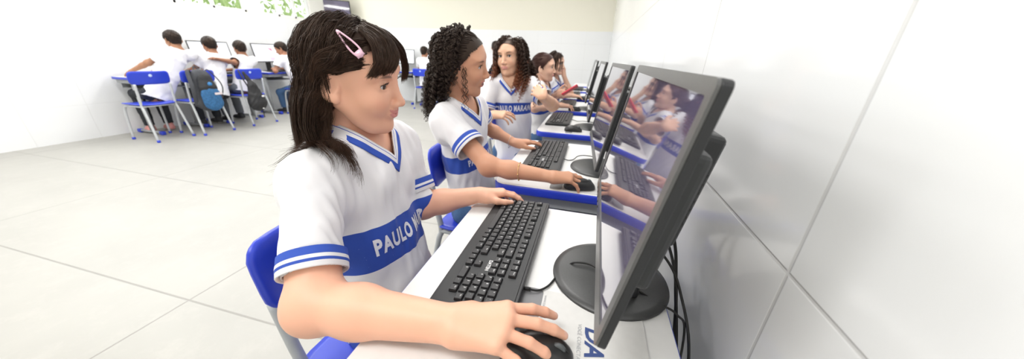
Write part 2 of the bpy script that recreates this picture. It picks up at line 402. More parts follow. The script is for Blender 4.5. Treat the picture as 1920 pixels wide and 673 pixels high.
def make_keyboard(label, keys=True):
    e = empty('keyboard', (0, 0, 0), 0, label, 'keyboard', 'black keyboards on the desks')
    L, D = .447, .158
    b = MB(); T = Matrix.Translation((0, 0, .009)) @ Matrix.Rotation(math.radians(-3), 4, 'Y')
    b.prism(rrect(D, L, .008, 4), -.006, .006, 0, T, bev=.002)
    b.prism(rrect(D-.012, L-.010, .006, 4), .0058, .0075, 0, T, bev=.0008); case = b.build('case', M_blk, e)
    for s in (-1, 1):
        b = MB(); b.box((.062, s*.17, .0035), (.012, .03, .007), .001); b.build('foot', M_blk, e)
    vs, fs = text_geo('DATEN', .0105, 0, .03)
    # logo stands above the arrow keys, read from the user's side
    ylogo = L/2-.010-(15.1+1.5)*U; xl = .0565-U*3.22
    b = MB(); b.add([(xl+v.y, ylogo-v.x, .0079) for v in vs], fs, 0, False, T); b.build('logo', M_mark, e)
    y0 = L/2-.0095
    if keys:
        for i, (x, yu, w, t, d) in enumerate(KROWS):
            k = (round(w, 2), t)
            if k not in KEY_ME:
                o = key_mesh(w, t).build('key', [M_blk2, M_mark], e); KEY_ME[k] = o.data
            else:
                o = bpy.data.objects.new('key', KEY_ME[k]); COL.objects.link(o); o.parent = e
            o.matrix_local = T @ Matrix.Translation((x-.004, y0-(yu+w/2)*U, .0104))
            if i >= 100: o['_x'] = 1
        ks = [c for c in children(e) if c.name.startswith('key')]
    else:
        b = MB()
        for (x, yu, w, t, d) in KROWS: b.box((x-.004, y0-(yu+w/2)*U, .0104), (U-.004, w*U-.004, .0055), 0, 0, T)
        o = b.build('keys', M_blk2, e); o['kind'] = 'stuff'
    return e

# ---------------------------------------------------------------- mouse (origin on the mat, +x = front)
def make_mouse(label):
    e = empty('computer_mouse', (0, 0, 0), 0, label, 'mouse', 'black mice on the desks')
    n, m = 24, 14; vs = []; fs = []
    for j in range(m+1):
        t = j/m
        for i in range(n):
            a = 2*PI*i/n; ca, sa = math.cos(a), math.sin(a)
            sx, sy = .054, .030
            ex = (abs(ca)**.8)*(1 if ca > 0 else -1); ey = (abs(sa)**.75)*(1 if sa > 0 else -1)
            ph = t*PI/2; R = math.cos(ph)**.62 if t < 1 else 0
            x = ex*sx*R; y = ey*sy*R*(1-.06*math.sin((x/sx)*2))
            z = .003+math.sin(ph)**.8*.033*(1-.22*((x/sx)+.25)**2)*(1 if t > .001 else 1)
            if t == 0: z = 0.003
            vs.append((x, y*(1-.08*math.cos(x/sx*3)*(1-t)), z))
    for j in range(m):
        for i in range(n): fs.append((j*n+i, j*n+(i+1) % n, (j+1)*n+(i+1) % n, (j+1)*n+i))
    fs.append(tuple(range(n))[::-1])
    b = MB(); b.add(vs, fs, 0, True); b.build('mouse_shell', mat('satin black mouse', (.02, .02, .021), .3), e)
    b = MB(); M = Matrix.Translation((.030, 0, .0235)) @ Matrix.Rotation(PI/2, 4, 'X')
    b.lathe([(.0085, -.0035), (.0105, -.002), (.0105, .002), (.0085, .0035)], 24, 0, M); b.build('scroll_wheel', mat('grey wheel', (.09, .10, .105), .5), e)
    b = MB(); b.tube([(x, .0002, zz) for x, zz in ((.0535, .006), (.046, .0195), (.040, .0265))], .0005, 6); b.build('button_gap', M_rub, e)
    return e

# ---------------------------------------------------------------- chair (origin on the floor, faces +x)
def make_chair(label, back_z=(.595, .775), light=False):
    e = empty('school_chair', (0, 0, 0), 0, label, 'chair', 'blue plastic school chairs')
    g = M_ltgray if light else mat('chair steel', (.40, .42, .44), .38, noise=(30, .04))
    # seat: dished rounded plate
    def plate(w, h, r, bend, th, M, name):
        nu, nv = 15, 9; vs = []; fs = []
        def P(u, v, side):
            # superellipse-mapped grid
            uu, vv = u*2-1, v*2-1
            x = uu*w/2; y = vv*h/2
            cx, cy = w/2-r, h/2-r
            if abs(x) > cx and abs(y) > cy:
                dx, dy = abs(x)-cx, abs(y)-cy; k = max(dx, dy)/max(1e-6, math.hypot(dx, dy))
                x = math.copysign(cx+dx*k, x); y = math.copysign(cy+dy*k, y)
            z = bend*(x/(w/2))**2
            ed = min((w/2-abs(uu*w/2)), (h/2-abs(vv*h/2)))
            t = th*(1 if ed > 1e-6 else .45)
            return (x, y, z+side*t/2)
        us = [0, .03]+[i/12 for i in range(1, 12)]+[.97, 1]; vs_ = [0, .06, .2, .35, .5, .65, .8, .94, 1]
        for side in (1, -1):
            for v in vs_:
                for u in us: vs.append(P(u, v, side))
        A = len(us); Bn = len(vs_); off = A*Bn
        for j in range(Bn-1):
            for i in range(A-1):
                q = (j*A+i, j*A+i+1, (j+1)*A+i+1, (j+1)*A+i); fs.append(q); fs.append(tuple(off+k for k in q[::-1]))
        ring = [i for i in range(A)]+[j*A+A-1 for j in range(1, Bn)]+[(Bn-1)*A+i for i in range(A-2, -1, -1)]+[j*A for j in range(Bn-2, 0, -1)]
        for k in range(len(ring)):
            a_, b_ = ring[k], ring[(k+1) % len(ring)]; fs.append((a_, b_, off+b_, off+a_))
        b = MB(); b.add(vs, fs, 0, True, M); return b.build(name, M_blue, e)
    plate(.38, .37, .06, .012, .016, Matrix.Translation((.01, 0, .445)) @ Matrix.Rotation(PI/2, 4, 'Z'), 'seat')
    zc = sum(back_z)/2; hh = back_z[1]-back_z[0]
    Mb = Matrix.Translation((-.185, 0, zc)) @ Matrix.Rotation(math.radians(-8), 4, 'Y') @ Matrix(((0, 0, 1, 0), (1, 0, 0, 0), (0, 1, 0, 0), (0, 0, 0, 1)))
    bk = plate(.385, hh, .045, .02, .017, Mb, 'backrest')
    b = MB(); b.lathe([(.018, 0), (.016, .0015), (0, .002)], 20, 0, Mb @ Matrix.Translation((0, hh*.18, -.0085)) @ Matrix.Rotation(PI, 4, 'X')); b.build('emblem', mat('pale blue emblem', (.45, .55, .85), .5), bk)
    for s in (-1, 1):
        y = s*.165
        b = MB(); b.tube(bez([(-.182, y, back_z[0]+.010), (-.165, y, .53), (-.15, y, .43), (-.17, y*1.02, .36), (-.235, y*1.12, .012)], 7), .0125, 12); l1 = b.build('leg', g, e)
        b = MB(); b.tube(bez([(-.15, y, .43), (.10, y, .428), (.165, y, .40), (.19, y*1.05, .30), (.215, y*1.12, .012)], 7), .0125, 12); l2 = b.build('leg', g, e)
        for l, p in ((l1, (-.237, y*1.12, .012)), (l2, (.216, y*1.12, .012))):
            b = MB(); b.tube([(p[0], p[1], 0), (p[0], p[1], .028)], .017, 12); b.build('foot_cap', M_blue, l)
    b = MB()
    for x, z in ((-.15, .43), (.10, .428)): b.tube([(x, -.165, z), (x, .165, z)], .010, 10)
    b.build('seat_frame', g, e)
    return e
# ---------------------------------------------------------------- implicit surfaces
f32 = np.float32
def A3(v): return np.array([v[0], v[1], v[2]], dtype=f32)
class Field:
    def __init__(s, lo, hi, h):
        s.h = h; s.lo = np.array(lo, dtype=f32); s.n = (np.ceil((np.array(hi)-s.lo)/h)+1).astype(int)
        s.ax = [s.lo[i]+h*np.arange(s.n[i], dtype=f32) for i in range(3)]; s.F = np.full(tuple(s.n), 1.0, dtype=f32)
    def _sl(s, lo, hi):
        a = np.maximum(np.floor((np.array(lo)-s.lo)/s.h).astype(int), 0); b = np.minimum(np.ceil((np.array(hi)-s.lo)/s.h).astype(int)+1, s.n)
        if (b <= a).any(): return None
        return tuple(slice(x, y) for x, y in zip(a, b))
    def put(s, fn, lo, hi, k=.01, op='u'):
        pad = k*1.5+2.5*s.h; sl = s._sl(np.array(lo)-pad, np.array(hi)+pad)
        if sl is None: return
        X = s.ax[0][sl[0]][:, None, None]; Y = s.ax[1][sl[1]][None, :, None]; Z = s.ax[2][sl[2]][None, None, :]
        d = fn(X, Y, Z); f = s.F[sl]
        if op == 'u': h = np.maximum(k-np.abs(f-d), 0)/max(k, 1e-6); s.F[sl] = np.minimum(f, d)-h*h*k*.25
        else: d = -d; h = np.maximum(k-np.abs(f-d), 0)/max(k, 1e-6); s.F[sl] = np.maximum(f, d)+h*h*k*.25
    def cone(s, a, b, ra, rb, k=.01, op='u', fl=None):
        """tapered limb from a to b; fl=(axis, factor) squashes it along a direction"""
        a, b = A3(a), A3(b); ba = b-a; L2 = float(ba@ba)+1e-12; r = max(ra, rb)
        def fn(X, Y, Z):
            x, y, z = X-a[0], Y-a[1], Z-a[2]
            t = np.clip((x*ba[0]+y*ba[1]+z*ba[2])/L2, 0, 1); x = x-t*ba[0]; y = y-t*ba[1]; z = z-t*ba[2]
            q = x*x+y*y+z*z
            if fl is not None:
                n = A3(fl[0]); dn = x*n[0]+y*n[1]+z*n[2]; q = q+dn*dn*(1/fl[1]**2-1)
            return np.sqrt(q)-(ra+(rb-ra)*t)
        lo = np.minimum(a-r, b-r); hi = np.maximum(a+r, b+r); s.put(fn, lo, hi, k, op)
    def ell(s, c, r, R=None, k=.01, op='u', warp=None):
        c = A3(c); R = np.eye(3, dtype=f32) if R is None else np.array(R, dtype=f32)   # columns = axes
        def fn(X, Y, Z):
            x, y, z = X-c[0], Y-c[1], Z-c[2]
            u = x*R[0, 0]+y*R[1, 0]+z*R[2, 0]; v = x*R[0, 1]+y*R[1, 1]+z*R[2, 1]; w = x*R[0, 2]+y*R[1, 2]+z*R[2, 2]
            if warp: u, v, w = warp(u, v, w)
            k0 = np.sqrt((u/r[0])**2+(v/r[1])**2+(w/r[2])**2); k1 = np.sqrt((u/r[0]**2)**2+(v/r[1]**2)**2+(w/r[2]**2)**2)+1e-9
            return k0*(k0-1)/k1
        e = np.sqrt((R*np.array(r, dtype=f32)[None, :])**2 @ np.ones(3, dtype=f32))*1.0+ (max(r) if warp else 0)*.5
        s.put(fn, c-e, c+e, k, op)
    def mesh(s):
        """naive surface nets"""
        F = s.F; n = s.n; neg = F < 0
        c = np.zeros(tuple(n-1), dtype=np.int8)
        for i in (0, 1):
            for j in (0, 1):
                for k in (0, 1): c += neg[i:n[0]-1+i, j:n[1]-1+j, k:n[2]-1+k]
        act = np.argwhere((c > 0) & (c < 8)); N = len(act)
        idx = np.full(tuple(n-1), -1, dtype=np.int32); idx[tuple(act.T)] = np.arange(N)
        cor = np.array([(i, j, k) for i in (0, 1) for j in (0, 1) for k in (0, 1)])
        vals = np.stack([F[tuple((act+o).T)] for o in cor], 1); acc = np.zeros((N, 3)); cnt = np.zeros(N)
        for a in range(8):
            for b in range(a+1, 8):
                if np.abs(cor[a]-cor[b]).sum() != 1: continue
                va, vb = vals[:, a], vals[:, b]; m = (va < 0) != (vb < 0)
                t = np.where(m, va/np.where(m, va-vb, 1), 0)
                acc += np.where(m[:, None], cor[a]+(cor[b]-cor[a])*t[:, None], 0); cnt += m
        V = s.lo+s.h*(act+acc/cnt[:, None]); Q = []
        for ax in range(3):
            o = [0, 0, 0]; o[ax] = 1
            A = neg[tuple(slice(0, n[i]-o[i]) for i in range(3))]; B = neg[tuple(slice(o[i], n[i]) for i in range(3))]
            e = np.argwhere(A != B); u, v = [i for i in range(3) if i != ax]
            e = e[(e[:, u] > 0) & (e[:, v] > 0) & (e[:, u] < n[u]-1) & (e[:, v] < n[v]-1)]
            if not len(e): continue
            s_ = A[tuple(e.T)]
            def cell(du, dv):
                q = e.copy(); q[:, u] -= du; q[:, v] -= dv; return idx[tuple(q.T)]
            q = np.stack([cell(1, 1), cell(0, 1), cell(0, 0), cell(1, 0)], 1)
            flip = s_ if ax != 1 else ~s_
            q[~flip] = q[~flip][:, ::-1]; Q.append(q)
        return V.astype(np.float64), np.concatenate(Q)

def mesh_obj(name, parts, mats, parent, col=None, attrs=None, smooth=True, mi=None):
    """parts: list of (V, Q); one mesh object, world coordinates, parented to an empty at its own place"""
    V = np.concatenate([p[0] for p in parts]); off = 0; Qs = []
    for v, q in parts: Qs.append(q+off); off += len(v)
    k = Qs[0].shape[1]; Q = np.concatenate(Qs)
    pl = np.array(parent.location) if parent is not None else np.zeros(3)
    me = bpy.data.meshes.new(name); me.vertices.add(len(V)); me.vertices.foreach_set('co', (V-pl).astype(f32).ravel())
    me.loops.add(Q.size); me.loops.foreach_set('vertex_index', Q.astype(np.int32).ravel())
    me.polygons.add(len(Q)); me.polygons.foreach_set('loop_start', np.arange(0, Q.size, k, dtype=np.int32))
    me.polygons.foreach_set('use_smooth', np.full(len(Q), smooth))
    if not isinstance(mats, (list, tuple)): mats = [mats]
    for m in mats: me.materials.append(m)
    if mi is not None: me.polygons.foreach_set('material_index', mi.astype(np.int32))
    me.update(calc_edges=True)
    if col is not None:
        a = me.color_attributes.new('Col', 'FLOAT_COLOR', 'POINT'); a.data.foreach_set('color', np.concatenate([col, np.ones((len(V), 1))], 1).astype(f32).ravel())
    for n_, d in (attrs or {}).items():
        a = me.attributes.new(n_, 'FLOAT', 'POINT'); a.data.foreach_set('value', d.astype(f32))
    me.validate()
    o = bpy.data.objects.new(name, me); COL.objects.link(o)
    if parent is not None: o.parent = parent
    return o
def cull(V, Q, keep):
    """keep: bool per vertex; drop faces with any dropped vertex"""
    q = Q[keep[Q].all(1)]; used = np.unique(q); mp = np.full(len(V), -1); mp[used] = np.arange(len(used)); return V[used], mp[q]

# ---------------------------------------------------------------- head (local: x = face, y = left, z = up, metres)
class Head:
    def __init__(s, pos, yaw, pitch=0, roll=0, scale=1.0, face=True):
        """pitch > 0 looks down, roll > 0 tips towards the right shoulder"""
        s.s = scale; s.c = np.array(pos, float)
        s.R = np.array((Matrix.Rotation(math.radians(yaw), 3, 'Z') @ Matrix.Rotation(math.radians(pitch), 3, 'Y') @ Matrix.Rotation(math.radians(roll), 3, 'X')))
    def w(s, p): return s.c+s.R @ (np.array(p, float)*s.s)
    def loc(s, V): return ((V-s.c) @ s.R)/s.s
    def dirw(s, d): return s.R @ np.array(d, float)
def rot_euler(x, y, z): return np.array(Euler((math.radians(x), math.radians(y), math.radians(z))).to_matrix())
def head_field(h=.0024, mouth=0, smile=1.0, neck=True, jaw=1.0):
    F = Field((-.13, -.1, -.17), (.13, .1, .14), h)
    F.ell((-.012, 0, .030), (.089, .0725, .082), k=.01)
    F.ell((.030, 0, .028), (.056, .0600, .062), k=.03)
    F.ell((.029, 0, -.028), (.051, .0575*jaw, .068), k=.03)
    F.ell((.032, 0, -.074), (.041, .043*jaw, .031), k=.025)
    F.ell((.060-mouth*.3, 0, -.096-mouth*.7), (.020, .021, .017), k=.022)
    for s in (-1, 1):
        F.ell((.052, s*.034, -.030), (.031, .026, .029), k=.022)
        F.cone((-.005, s*.056, -.035), (.045, s*.030, -.088), .016, .013, k=.025)
        F.ell((.067, s*.030, .031), (.016, .024, .008), k=.02)
        F.ell((.088, s*.031, .008), (.013, .017, .0105), k=.012, op='s')
    # nose
    F.cone((.080, 0, .012), (.0990, 0, -.029), .0062, .0084, k=.014)
    F.ell((.0990, 0, -.0335), (.0108, .0104, .0092), k=.006)
    for s in (-1, 1):
        F.ell((.0915, s*.0118, -.0365), (.0100, .0066, .0070), k=.006)
        F.ell((.0945, s*.0062, -.0440), (.0050, .0030, .0030), k=.002, op='s')
    # eyelids
    for s in (-1, 1):
        F.ell((.0665, s*.0315, .0060), (.0158, .0176, .0148), k=.006)
    for s in (-1, 1):
        def wp(u, v, w, s=s): return u, v, w-.06*s*v+12*v*v*.35
        F.ell((.0850, s*.0320, .0048), (.016, .0158, .0044), k=.0012, op='s', warp=wp)
        F.ell((.0665, s*.0315, .0060), (.0141, .0158, .0136), k=.0008, op='s')
    # mouth
    q = 9*smile
    def wm(u, v, w): return u+10*v*v, v, w-q*v*v
    F.ell((.0815, 0, -.0590), (.010, .025, .013), k=.014, warp=wm)
    F.ell((.0852, 0, -.0560), (.0060, .0265, .0038), k=.005, warp=wm)
    F.ell((.0842, 0, -.0650-mouth*.6), (.0064, .0210, .0048), k=.005, warp=wm)
    F.ell((.0945, 0, -.0602-mouth*.3), (.0110, .0235, .0009+mouth*.5), k=.0016, op='s', warp=wm)
    F.ell((.0900, 0, -.0770), (.005, .013, .0035), k=.008, op='s')
    # ears
    for s in (-1, 1):
        R = rot_euler(0, 8, -s*22)
        F.ell((-.010, s*.0765, -.004), (.0175, .0060, .0300), R, k=.006)
        F.ell((-.006, s*.0810, .004), (.0105, .0055, .0165), R, k=.004, op='s')
        F.ell((-.002, s*.0770, -.026), (.0070, .0045, .0085), R, k=.006)
    return F
def head_cols(L, skin, lips=(.62, .22, .22), mouth=0, smile=1.0, base=None, brow=(.05, .03, .02)):
    x, y, z = L.T; C = np.tile(np.array(skin), (len(L), 1))
    def blend(m, c): C[:] = C*(1-m[:, None])+np.array(c)*m[:, None]
    def sst(v, a, b): t = np.clip((v-a)/(b-a), 0, 1); return t*t*(3-2*t)
    q = 9*smile; zz = z-q*y*y
    up = sst(1-(((zz+.0562)/.0052)**2+(y/.0270)**2), 0, .22); lo = sst(1-(((zz+.0645+mouth*.6)/.0068)**2+(y/.0228)**2), 0, .22)
    m = np.maximum(up, lo)*(x > .06); blend(m*.85, lips)
    if mouth > .002:
        inn = sst(1-(((zz+.0602+mouth*.3)/(.001+mouth*.52))**2+(y/.019)**2), 0, .1)*(x > .05)*(x < .0875); blend(inn, (.16, .03, .03))
    for s in (-1, 1):
        r = np.sqrt(((x-.07)/.04)**2+((y-s*.043)/.024)**2+((z+.030)/.022)**2); blend(sst(1-r, 0, 1)*.30, np.array(skin)*np.array((1.02, .74, .70)))
        # brow
        zb = .0265+.10*(s*y-.03)-6*(s*y-.034)**2*1.6; m = sst(1-(((z-zb)/.0040)**2+((s*y-.0345)/.0205)**2), 0, .8)*(x > .05); blend(m*.72, brow)
        # lash line along the upper lid
        u = s*y-.032; zl = .0048+.0044*np.sqrt(np.maximum(0, 1-(u/.0158)**2))-4.2*u*u
        m = sst(1-(((z-zl-.0008)/.0015)**2+(u/.0168)**2), 0, .4)*(x > .055); blend(m*.9, (.02, .012, .01))
    r = np.sqrt((y/.013)**2+((z+.036)/.012)**2); blend(sst(1-r, 0, 1)*.22*(x > .09), np.array(skin)*np.array((1.0, .62, .55)))
    return C
HEADC = {}
def head_geo(h, mouth, smile, jaw):
    k = (h, mouth, smile, jaw)
    if k not in HEADC: HEADC[k] = head_field(h, mouth, smile, jaw=jaw).mesh()
    return HEADC[k]
M_scl = mat('eye white', (.80, .78, .77), .15, coat=.6)
M_iris = mat('brown iris', (.05, .022, .012), .15, coat=.6)
M_pup = mat('pupil', (.004, .004, .004), .08, coat=1)
def eyes(H, par, gaze=(1, 0, 0), label=False):
    for s in (-1, 1):
        b = MB(); g = Vector(gaze).normalized(); n = 28
        Mw = Matrix.Translation(H.w((.0667, s*.0315, .0060))) @ Matrix(H.R.tolist()).to_4x4() @ frame((0, 0, 0), g).to_4x4() @ Matrix.Scale(H.s, 4)
        rings = [0, 7, 13, 15.5, 22, 29, 30.5, 38, 50, 70, 90, 120, 150, 180]
        vs = []; fs = [[], [], []]
        for a in rings:
            r = .0136*(1+.04*max(0, 1-(a/30)**2))
            for k in range(n): vs.append((r*math.cos(math.radians(a)), r*math.sin(math.radians(a))*math.cos(2*PI*k/n), r*math.sin(math.radians(a))*math.sin(2*PI*k/n)))
        for i in range(len(rings)-1):
            mi = 2 if rings[i] < 12 else (1 if rings[i] < 30 else 0)
            for k in range(n): fs[mi].append((i*n+k, i*n+(k+1) % n, (i+1)*n+(k+1) % n, (i+1)*n+k))
        for mi in range(3): b.add(vs, fs[mi], mi, True, Mw)
        b.build('eye', [M_scl, M_iris, M_pup], par, local=False)
        b = MB(); lid = []
        for k in range(13):
            u = -.0150+.0300*k/12; zz = .0058+.0046*math.sqrt(max(0, 1-(u/.0156)**2))-4.2*u*u+.06*s*u*s
            xx = .0665+math.sqrt(max(1e-6, 1-(u/.0180)**2-((zz-.006)/.0152)**2))*.0162; lid.append(Vector((xx, s*.0315+u*s, zz)))
        for k in range(1, 11):
            for q in (0, .5):
                p = lid[k].lerp(lid[k+1], q); u = p.y*s-.0315; d = Vector((.75, u*22*s, .55)).normalized()
                b.tube([H.w(p[:]), H.w((p+d*.003)[:]), H.w((p+d*.0052+Vector((0, 0, .0012)))[:])], [.00045*H.s, .00035*H.s, .0001], 4)
        b.tube([H.w(p[:]) for p in lid], .0006*H.s, 6); b.build('eyelashes', MATS.get('eyelash') or mat('eyelash', (.010, .007, .006), .6), par, local=False)

# ---------------------------------------------------------------- hands
def hand_prims(F, Wr, fwd, up, side, sc=1.0, curls=None, spread=1.0, thumb=None, k=.007, tips=None):
    """Wr wrist point, fwd along the fingers, up = back of hand, side=+1: thumb on the left of fwd.  returns nail spots"""
    fwd = Vector(fwd).normalized(); up = Vector(up); lat = up.cross(fwd).normalized()*side; up = fwd.cross(lat).normalized()*side
    if up.dot(Vector(up)) < 0: up = -up
    W0 = Vector(Wr)
    def P(x, y, z): return W0+fwd*(x*sc)+lat*(y*sc)+up*(z*sc)
    nails = []
    curls = curls or [(14, 22, 14)]*4
    kn = [(.078, .026, .004), (.082, .007, .007), (.077, -.012, .005), (.069, -.029, .000)]
    ln = [(.038, .023, .019), (.042, .027, .020), (.038, .025, .020), (.031, .019, .018)]
    rd = [.0088, .0090, .0084, .0075]; sp = [7, 1.5, -4, -11]
    F.cone(P(-.012, 0, 0), P(.020, 0, -.001), .0235*sc, .026*sc, k=.012, fl=(up, .72))
    for i in range(4):
        F.cone(P(.010, kn[i][1]*.55, -.001), P(*kn[i]), .0165*sc, (rd[i]+.0030)*sc, k=.014)
    F.cone(P(.02, .012, -.006), P(.060, .004, -.008), .018*sc, .016*sc, k=.014)
    for i in range(4):
        p = P(*kn[i]); a = math.radians(sp[i]*spread); d0 = (fwd*math.cos(a)+lat*math.sin(a)).normalized(); ax = d0.cross(up).normalized(); ang = 0
        r = rd[i]*sc; F.cone(p, p, r*1.12, r*1.12, k=.006)
        for j in range(3):
            ang += curls[i][j]; d = Matrix.Rotation(-math.radians(ang), 3, ax) @ d0; q = p+d*(ln[i][j]*sc); r2 = r*(.93 if j < 2 else .82)
            F.cone(p, q, r, r2, k=.003); p0 = p; p = q; r = r2
        nu = (Matrix.Rotation(-math.radians(ang), 3, ax) @ up); nails.append((p+nu*(r*.75)+d*(r*.10), d, nu, r))
        if tips is not None: tips.append(p)
    th = thumb or ((.022, .026, -.008), (.052, .048, -.016), (.078, .056, -.020), (.100, .055, -.022))
    T = [P(*q) for q in th]
    F.cone(P(.012, .010, -.004), T[0], .017*sc, .0160*sc, k=.012); F.cone(T[0], T[1], .0150*sc, .0115*sc, k=.010)
    F.cone(T[1], T[2], .0112*sc, .0100*sc, k=.004); F.cone(T[2], T[3], .0100*sc, .0082*sc, k=.003)
    d = (T[3]-T[2]).normalized(); nu = (up-d*up.dot(d)+lat*.5).normalized(); nails.append((T[3]+nu*(.0062*sc), d, nu, .0082*sc))
    return nails
def nail_cols(V, C, nails, tint):
    for p, d, nu, r in nails:
        D = V-np.array(p); a = D@np.array(d); lt = np.cross(np.array(d), np.array(nu)); b = D@lt; c = D@np.array(nu)
        m = np.clip((1-(a/(r*.95))**2-(b/(r*.68))**2)*6, 0, 1)*(c > -r*.35)*(np.abs(a) < r*2)*(np.abs(c) < r*1.2)
        C[:] = C*(1-m[:, None]*.8)+np.array(tint)*m[:, None]*.8

# ---------------------------------------------------------------- skeleton helpers
def ik(S, T, l1, l2, pole):
    S, T = Vector(S), Vector(T); d = T-S; L = min(d.length, (l1+l2)*.999); u = d.normalized(); T2 = S+u*L
    a = (l1*l1-l2*l2+L*L)/(2*L); h = math.sqrt(max(l1*l1-a*a, 0)); p = Vector(pole); p = (p-u*p.dot(u)).normalized()
    return S+u*a+p*h, T2
# ---------------------------------------------------------------- hair
def push(P, cols, off):
    for c in cols:
        if c[0] == 'e':
            _, ce, r, R = c; q = (P-ce)@R; r = np.array(r); k0 = np.linalg.norm(q/r, axis=1); g = q/r**2; k1 = np.linalg.norm(g, axis=1)+1e-9
            d = k0*(k0-1)/k1; n = (g/k1[:, None])@R.T; o_ = off
        else:
            _, a, b, ra, rb, ex = c; ba = b-a; t = np.clip(((P-a)@ba)/(ba@ba), 0, 1); v = P-a-t[:, None]*ba; L = np.linalg.norm(v, axis=1)+1e-9
            d = L-(ra+(rb-ra)*t); n = v/L[:, None]; o_ = off*0+ex
        m = np.maximum(o_-d, 0); P = P+n*m[:, None]
    return P
def skull_cols(H):
    R = H.R; s = H.s
    return [('e', H.w((-.012, 0, .030)), (.089*s, .0725*s, .082*s), R), ('e', H.w((.022, 0, -.02)), (.060*s, .056*s, .085*s), R),
            ('c', H.w((-.03, 0, -.04)), H.w((-.04, 0, -.16)), .05*s, .055*s, .004)]
def grow(H, roots, dirs, length, K, off0, off1, cols, grav=.22, flip=None, bend=None, wave=0, cling=.6):
    """comb strands over the skull and let them hang; roots and dirs are head-local"""
    P = H.c+(roots*H.s)@H.R.T; D = dirs@H.R.T; D /= np.linalg.norm(D, axis=1)[:, None]; out = [P.copy()]
    ds = (length/(K-1))[:, None]; sk = skull_cols(H); down = np.array([0, 0, -1.])
    for k in range(1, K):
        t = k/(K-1); D = D*(1-grav)+down*grav
        if bend is not None: D = D+bend(t, P, D)
        if flip is not None: D = D+flip(t, P)
        D /= np.linalg.norm(D, axis=1)[:, None]; Q = P+D*ds
        off = off0+(off1-off0)*min(1, t*1.6)
        Q = push(Q, sk+cols, off)
        if cling:
            _, ce, r, Rm = sk[0]; q = (Q-ce)@Rm; r = np.array(r); k0 = np.linalg.norm(q/r, axis=1); gg = q/r**2; k1 = np.linalg.norm(gg, axis=1)+1e-9
            d = k0*(k0-1)/k1; n = (gg/k1[:, None])@Rm.T; wgt = np.clip((q[:, 2]+.045)/.03, 0, 1); Q = Q-n*(np.maximum(d-off, 0)*cling*wgt)[:, None]
        D = (Q-P); D /= np.linalg.norm(D, axis=1)[:, None]+1e-9; P = Q; out.append(P.copy())
    return np.stack(out, 1)
def scalp_points(n, keep, rng):
    """even random points on the upper skull, head-local"""
    out = []
    while len(out) < n:
        v = rng.normal(size=(n*3, 3)); v /= np.linalg.norm(v, axis=1)[:, None]; p = v*np.array([.089, .0725, .082])+np.array([-.012, 0, .030])
        for q in p:
            if keep(q): out.append(q)
            if len(out) >= n: break
    return np.array(out)
def hairline(q, fz=.078, side=.012, back=-.045):
    x, y, z = q
    if x > .052: lim = fz-.0*(x-.05)+6*y*y*-1
    elif x > .018: lim = side+(x-.018)/.034*(fz-side-6*y*y)
    elif x > -.015: lim = side-.022
    else: lim = back
    return z > lim
def children_of(G, n, spread0, spread1, rng, lenvar=.12):
    """strands around each guide path"""
    N, K, _ = G.shape; t = np.linspace(0, 1, K)
    o = np.clip(rng.normal(size=(N, n, 1, 3)), -1.7, 1.7); o2 = np.clip(rng.normal(size=(N, n, 1, 3)), -1.7, 1.7); sp = (spread0+(spread1-spread0)*t)[None, None, :, None]
    w = np.sin(t*5+rng.uniform(0, 6, (N, n, 1)))[..., None]*.25
    C = G[:, None]+o*sp+o2*w*sp
    # vary the length by resampling
    f = 1-np.abs(rng.normal(size=(N, n)))*lenvar; f = np.clip(f, .55, 1); out = np.empty((N, n, K, 3)); tt = t[None, None]*f[..., None]*(K-1)
    i0 = np.clip(np.floor(tt).astype(int), 0, K-2); fr = (tt-i0)[..., None]
    a = np.take_along_axis(C, i0[..., None].repeat(3, -1), 2); b = np.take_along_axis(C, (i0+1)[..., None].repeat(3, -1), 2)
    return (a*(1-fr)+b*fr).reshape(N*n, K, 3)
def curl(G, rad0, rad1, pitch, n, rng, step=.0035):
    """corkscrew curls about each guide"""
    out = []
    for g in G:
        L = np.concatenate([[0], np.cumsum(np.linalg.norm(np.diff(g, axis=0), axis=1))]); m = max(8, int(L[-1]/step)); s_ = np.linspace(0, L[-1], m)
        p = np.stack([np.interp(s_, L, g[:, i]) for i in range(3)], 1); T = np.gradient(p, axis=0); T /= np.linalg.norm(T, axis=1)[:, None]+1e-9
        ref = np.array([.3, 1, .2]); U = np.cross(T, ref); U /= np.linalg.norm(U, axis=1)[:, None]+1e-9; V = np.cross(T, U)
        ph0 = rng.uniform(0, 6.3); hand = rng.choice([-1, 1]); pt = pitch*rng.uniform(.8, 1.3); tt = s_/max(L[-1], 1e-6); rad = (rad0+(rad1-rad0)*np.minimum(1, tt*2.2))*rng.uniform(.75, 1.25)
        rad = rad*np.minimum(1, tt*6)
        for j in range(n):
            ph = ph0+hand*2*PI*s_/pt+j*.55+rng.normal()*.15; r = rad*(1+.18*(j-n/2)/n)
            out.append(p+U*(np.cos(ph)*r)[:, None]+V*(np.sin(ph)*r)[:, None]+rng.normal(size=3)*.0008)
    return out
